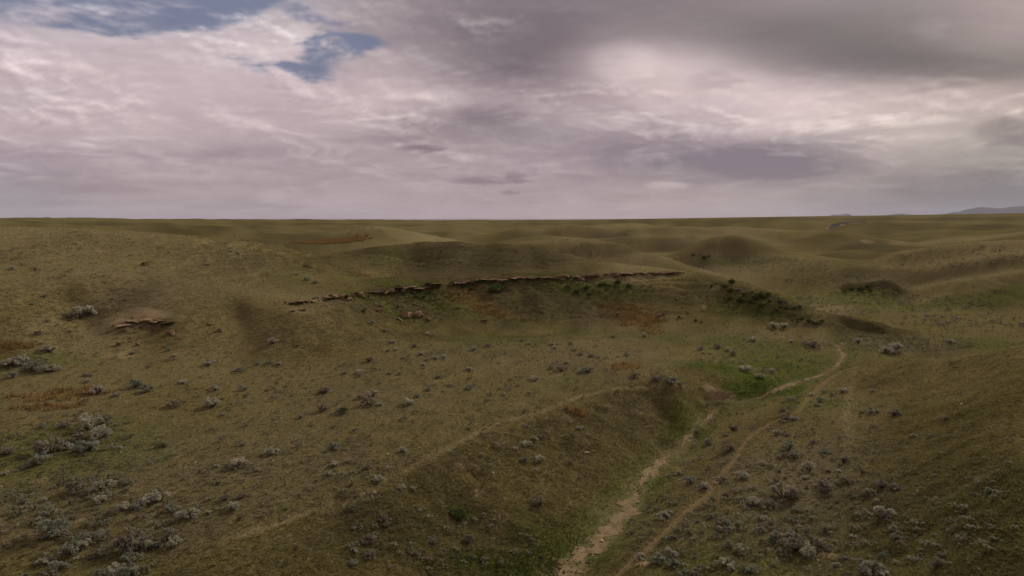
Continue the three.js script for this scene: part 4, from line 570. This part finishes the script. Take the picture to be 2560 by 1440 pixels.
// ---------------------------------------------------------------- uncountable small growth and stones
function scatter(name, label, geo, material, list, tint) {
  const m = new THREE.InstancedMesh(geo, material, list.length), o = new THREE.Object3D(), c = new THREE.Color();
  list.forEach((q, i) => { o.position.set(q.x, q.y, q.z); o.rotation.set(q.rx ?? 0, q.ry, q.rz ?? 0); o.scale.set(q.s, q.h ?? q.s, q.s); o.updateMatrix(); m.setMatrixAt(i, o.matrix); if (tint) m.setColorAt(i, c.setRGB(...q.c)); });
  add(m, name, label, name.replace('_', ' '), null, 'stuff'); return m;
}
{
  const r = rng(31), tuft = (n, seed, lean, wid) => { const q = rng(seed), pos = []; for (let i = 0; i < n; i++) { const a = q() * 6.283, d = q() * 0.28, x = Math.cos(a) * d, z = Math.sin(a) * d, b = q() * 6.283, l = lean * q(), h = 0.5 + 0.5 * q(), w = wid * (0.6 + q() * 0.7); const bx = Math.sin(a) * w, bz = -Math.cos(a) * w; pos.push(x + bx, -0.05, z + bz, x - bx, -0.05, z - bz, x + Math.cos(a) * l, h, z + Math.sin(a) * l); } return geometry(pos); };
  const blade = new THREE.MeshPhysicalMaterial({ color: 0xffffff, specularIntensity: 0, roughness: 1, transmission: 0.4, thickness: 0, side: THREE.DoubleSide });
  const out = [0, 0, 0], list = [], rust = [], sage = [], pebble = [], weeds = [];
  const N = 570000, A = 0.70;
  for (let i = 0; i < N; i++) {
    const a = mix(-A, A, r()), t = r(), R = 20 * Math.pow(330 / 20, Math.pow(t, 0.95)), x = Math.sin(a) * R, z = -Math.cos(a) * R;
    const pt = R < 200 ? dTrail(x, z, 0.6)[0] : 1; if (pt < 0.2) continue;
    if (R < 200) { const c = dCreek(x, z, 3); if (c[0] < creekWidth(c[1]) * 0.8 && r() < 0.88) continue; }
    const y = H(x, z); groundColour(x, z, out);
    if (W8.bare > 0.45 && r() < 0.85) continue;
    const k = mix(0.85, 1.45, r()), s = mix(0.035, 0.095, r()) * (1 + R / 120), h = mix(0.4, 1.0, r());
    const e = 0.5, steep = R < 170 ? Math.hypot(base(x + e, z) - base(x - e, z), base(x, z + e) - base(x, z - e)) : 0;
    const sk = smooth(0.08, 0.4, steep);
    for (let q = 1 + Math.floor(sk * 1.6 + r()); q > 0; q--) { const X = q > 1 ? x + (r() - 0.5) * 0.8 : x, Z = q > 1 ? z + (r() - 0.5) * 0.8 : z, k2 = k * mix(0.85, 1.15, r()); list.push({ x: X, y: q > 1 ? H(X, Z) : y, z: Z, ry: r() * 6.283, rx: (r() - 0.5) * 0.3, s: s * (1 + 0.25 * sk), h: s * h * (1 + 0.5 * sk), c: [out[0] * k2 * 1.12, out[1] * k2 * 1.12 * mix(0.96, 1.04, r()), out[2] * k2 * 1.1] }); }
  }
  for (let i = 0; i < 42000; i++) {                              // larger bunches among the short grass, thickest on the far side of the trail and on banks
    const a = mix(-A, A, r()), R = 20 * Math.pow(300 / 20, r()), x = Math.sin(a) * R, z = -Math.cos(a) * R; if (R < 200 && (dTrail(x, z, 0.6)[0] < 0.35 || dCreek(x, z, 3)[0] < 0.9)) continue;
    const dens = smooth(-0.25, 0.45, fbm(x / 16 + 33, z / 16, 2)) * 0.7 + smooth(0.28, 0.5, a) * 0.6; if (r() > dens) continue;
    groundColour(x, z, out); const k = mix(0.55, 1.5, r()), s = mix(0.09, 0.24, r() ** 2) * (1 + R / 200); list.push({ x, y: H(x, z), z, ry: r() * 6.283, s, h: s * mix(0.7, 1.2, r()), c: [out[0] * k, out[1] * k, out[2] * k] });
  }
  scatter('prairie_grass', 'short dry olive grass covering the rolling prairie', tuft(8, 1, 1.3, 0.13), blade, list, true);
  for (const p of patches) if (p.kind === 'rust' && p.k > 0.3) {
    const n = Math.round(clamp(p.lat * p.rad * 40, 300, 14000) * p.k);
    for (let i = 0; i < n; i++) { const q = Math.sqrt(r()) * 1.1, b = r() * 6.283, l = Math.cos(b) * q * p.lat, d = Math.sin(b) * q * p.rad, x = p.x + p.ux * d + p.uz * l, z = p.z + p.uz * d - p.ux * l; if (q + fbm(x / 3, z / 3, 2) * 0.7 > 0.85) continue; const k = mix(0.7, 1.45, r()), s = mix(0.25, 0.5, r()) * (p.z < -220 ? 1.7 : 0.8); rust.push({ x, y: H(x, z), z, ry: r() * 6.283, s, h: s * mix(0.9, 1.6, r()), c: [0.225 * k, 0.138 * k, 0.05 * k] }); }
  }
  scatter('rust_grass', 'patches of tall rust coloured dry grass on the slopes', tuft(11, 2, 0.5, 0.07), blade, rust, true);
  // smaller sagebrush than can be told apart singly
  const stands = [[1450, 580, 280, 16, 70], [1700, 590, 220, 20, 70], [2300, 640, 260, 36, 120], [2050, 600, 200, 22, 60], [1150, 640, 200, 26, 60], [900, 660, 200, 36, 60], [200, 640, 220, 60, 60], [2350, 570, 220, 14, 60], [900, 580, 250, 12, 40], [200, 1300, 260, 110, 260], [200, 1120, 220, 90, 160], [60, 910, 80, 20, 50], [900, 1000, 500, 100, 170], [1300, 930, 400, 80, 120], [400, 950, 380, 70, 80], [1950, 1150, 250, 220, 420], [1800, 1330, 240, 110, 240], [2150, 1330, 260, 110, 110], [2350, 1150, 200, 250, 70], [1900, 880, 170, 50, 150], [2250, 858, 200, 22, 300], [1900, 665, 190, 22, 320], [2200, 760, 260, 26, 300], [2400, 810, 180, 24, 160], [2100, 700, 150, 14, 130], [1950, 770, 120, 26, 60], [2450, 640, 120, 24, 60], [1300, 760, 400, 40, 90], [600, 640, 120, 40, 60], [400, 620, 200, 30, 40], [1500, 600, 250, 24, 60], [1100, 1360, 250, 80, 90], [1350, 1130, 220, 80, 60], [700, 1180, 300, 130, 110], [2380, 1300, 160, 120, 60], [1200, 870, 260, 40, 90], [350, 850, 250, 60, 70]];
  for (const [u, v, ru, rv, n] of stands) for (let i = 0; i < n; i++) {
    const b = r() * 6.283, q = Math.sqrt(r()), [x, z] = hitOn(base, u + Math.cos(b) * q * ru, clamp(v + Math.sin(b) * q * rv, 560, 1470), 700); if (dTrail(x, z, 1)[0] < 0.5) continue;
    const R = Math.hypot(x, z), k = mix(0.75, 1.2, r()), far = R > 150, s = mix(0.28, 0.62, r() ** 1.6) * (far ? 1.7 : 1), g = r();
    sage.push({ x, y: H(x, z) - 0.02, z, ry: r() * 6.283, s, h: s * mix(0.8, 1.15, r()), c: g < 0.5 ? [0.28 * k, 0.255 * k, 0.175 * k] : g < 0.8 ? [0.21 * k, 0.175 * k, 0.118 * k] : [0.195 * k, 0.21 * k, 0.13 * k] });
  }
  const small = shrubGeometry(4242, 8, 26, 0.5, 0.6, 0.14, [1, 1, 1], 0.4).foliage, plain = small.clone(); plain.deleteAttribute('color');
  scatter('small_sagebrush', 'scattered small grey sagebrush too many to count across flat and slopes', plain, blade, sage, true);
  for (const [u, v, ru, rv, n] of [[1230, 1420, 190, 40, 1700], [1400, 1370, 90, 60, 300], [1880, 975, 90, 22, 500], [1146, 1282, 34, 12, 60], [1500, 722, 150, 16, 300], [1050, 732, 150, 12, 260], [1880, 755, 130, 34, 260], [2160, 733, 110, 6, 160], [2330, 764, 200, 10, 200], [150, 1130, 170, 80, 220], [1640, 1180, 60, 90, 300]]) for (let i = 0; i < n; i++) {
    const b = r() * 6.283, q = Math.sqrt(r()), [x, z] = hitOn(base, u + Math.cos(b) * q * ru, Math.min(v + Math.sin(b) * q * rv, 1470), 700), k = mix(0.7, 1.4, r()), s = mix(0.07, 0.2, r()) * (z < -90 ? 2.2 : 1);
    if (dTrail(x, z, 1)[0] < 0.4) continue; weeds.push({ x, y: H(x, z) - 0.02, z, ry: r() * 6.283, s, c: [0.078 * k, 0.094 * k, 0.02 * k] });
  }
  scatter('green_weeds', 'low green leafy growth in damp hollows and along the creek', plain, blade, weeds, true);
  for (let i = 0; i < 5200; i++) {
    let x, z, s; const q = r();
    if (q < 0.55) { const f = r(); const at = Math.floor(Math.pow(f, 1.2) * (creekLine.length - 2)), w = creekWidth(at); const [ax, az] = creekLine[at], [bx, bz] = creekLine[at + 1], t = r(), L = Math.hypot(bx - ax, bz - az), o = (r() + r() - 1) * w * 1.15; x = mix(ax, bx, t) - (bz - az) / L * o; z = mix(az, bz, t) + (bx - ax) / L * o; s = mix(0.02, 0.085, r() ** 2); }
    else { const a = mix(-A, A, r()), R = 22 * Math.pow(150 / 22, r()); x = Math.sin(a) * R; z = -Math.cos(a) * R; s = mix(0.02, 0.085, r() ** 4) * (1 + R / 130); }
    const k = mix(0.55, 1.15, r()); pebble.push({ x, y: H(x, z) + s * 0.3, z, ry: r() * 6.283, rx: r(), s, h: s * mix(0.5, 0.9, r()), c: q < 0.55 ? [0.40 * k, 0.30 * k, 0.20 * k] : [0.36 * k, 0.29 * k, 0.20 * k] });
  }
  for (let i = 0; i < 620; i++) {
    const at = Math.floor(r() * (ledgeLine.length - 1)), [ax, az] = ledgeLine[at], R = Math.hypot(ax, az), o = r() ** 2 * 7 - 0.4, x = ax - ax / R * o + (r() - 0.5) * 1.4, z = az - az / R * o + (r() - 0.5) * 0.6, s = mix(0.06, 0.26, r() ** 2), k = mix(0.6, 1.1, r());
    pebble.push({ x, y: H(x, z) + s * 0.25, z, ry: r() * 6.283, rx: (r() - 0.5) * 0.8, s, h: s * mix(0.35, 0.8, r()), c: [0.27 * k, 0.205 * k, 0.135 * k] });
  }
  const st = rockGeometry(77, 1, 0.8, 0.9, 12, 0.3); st.deleteAttribute('uv');
  scatter('pebbles', 'pale pebbles and small stones on creek bed and thin sod', st, new THREE.MeshPhysicalMaterial({ roughness: 1, specularIntensity: 0 }), pebble, true);
  console.log('grass', list.length, 'rust', rust.length, 'sage', sage.length, 'weeds', weeds.length);
}

renderer.render(scene, camera);
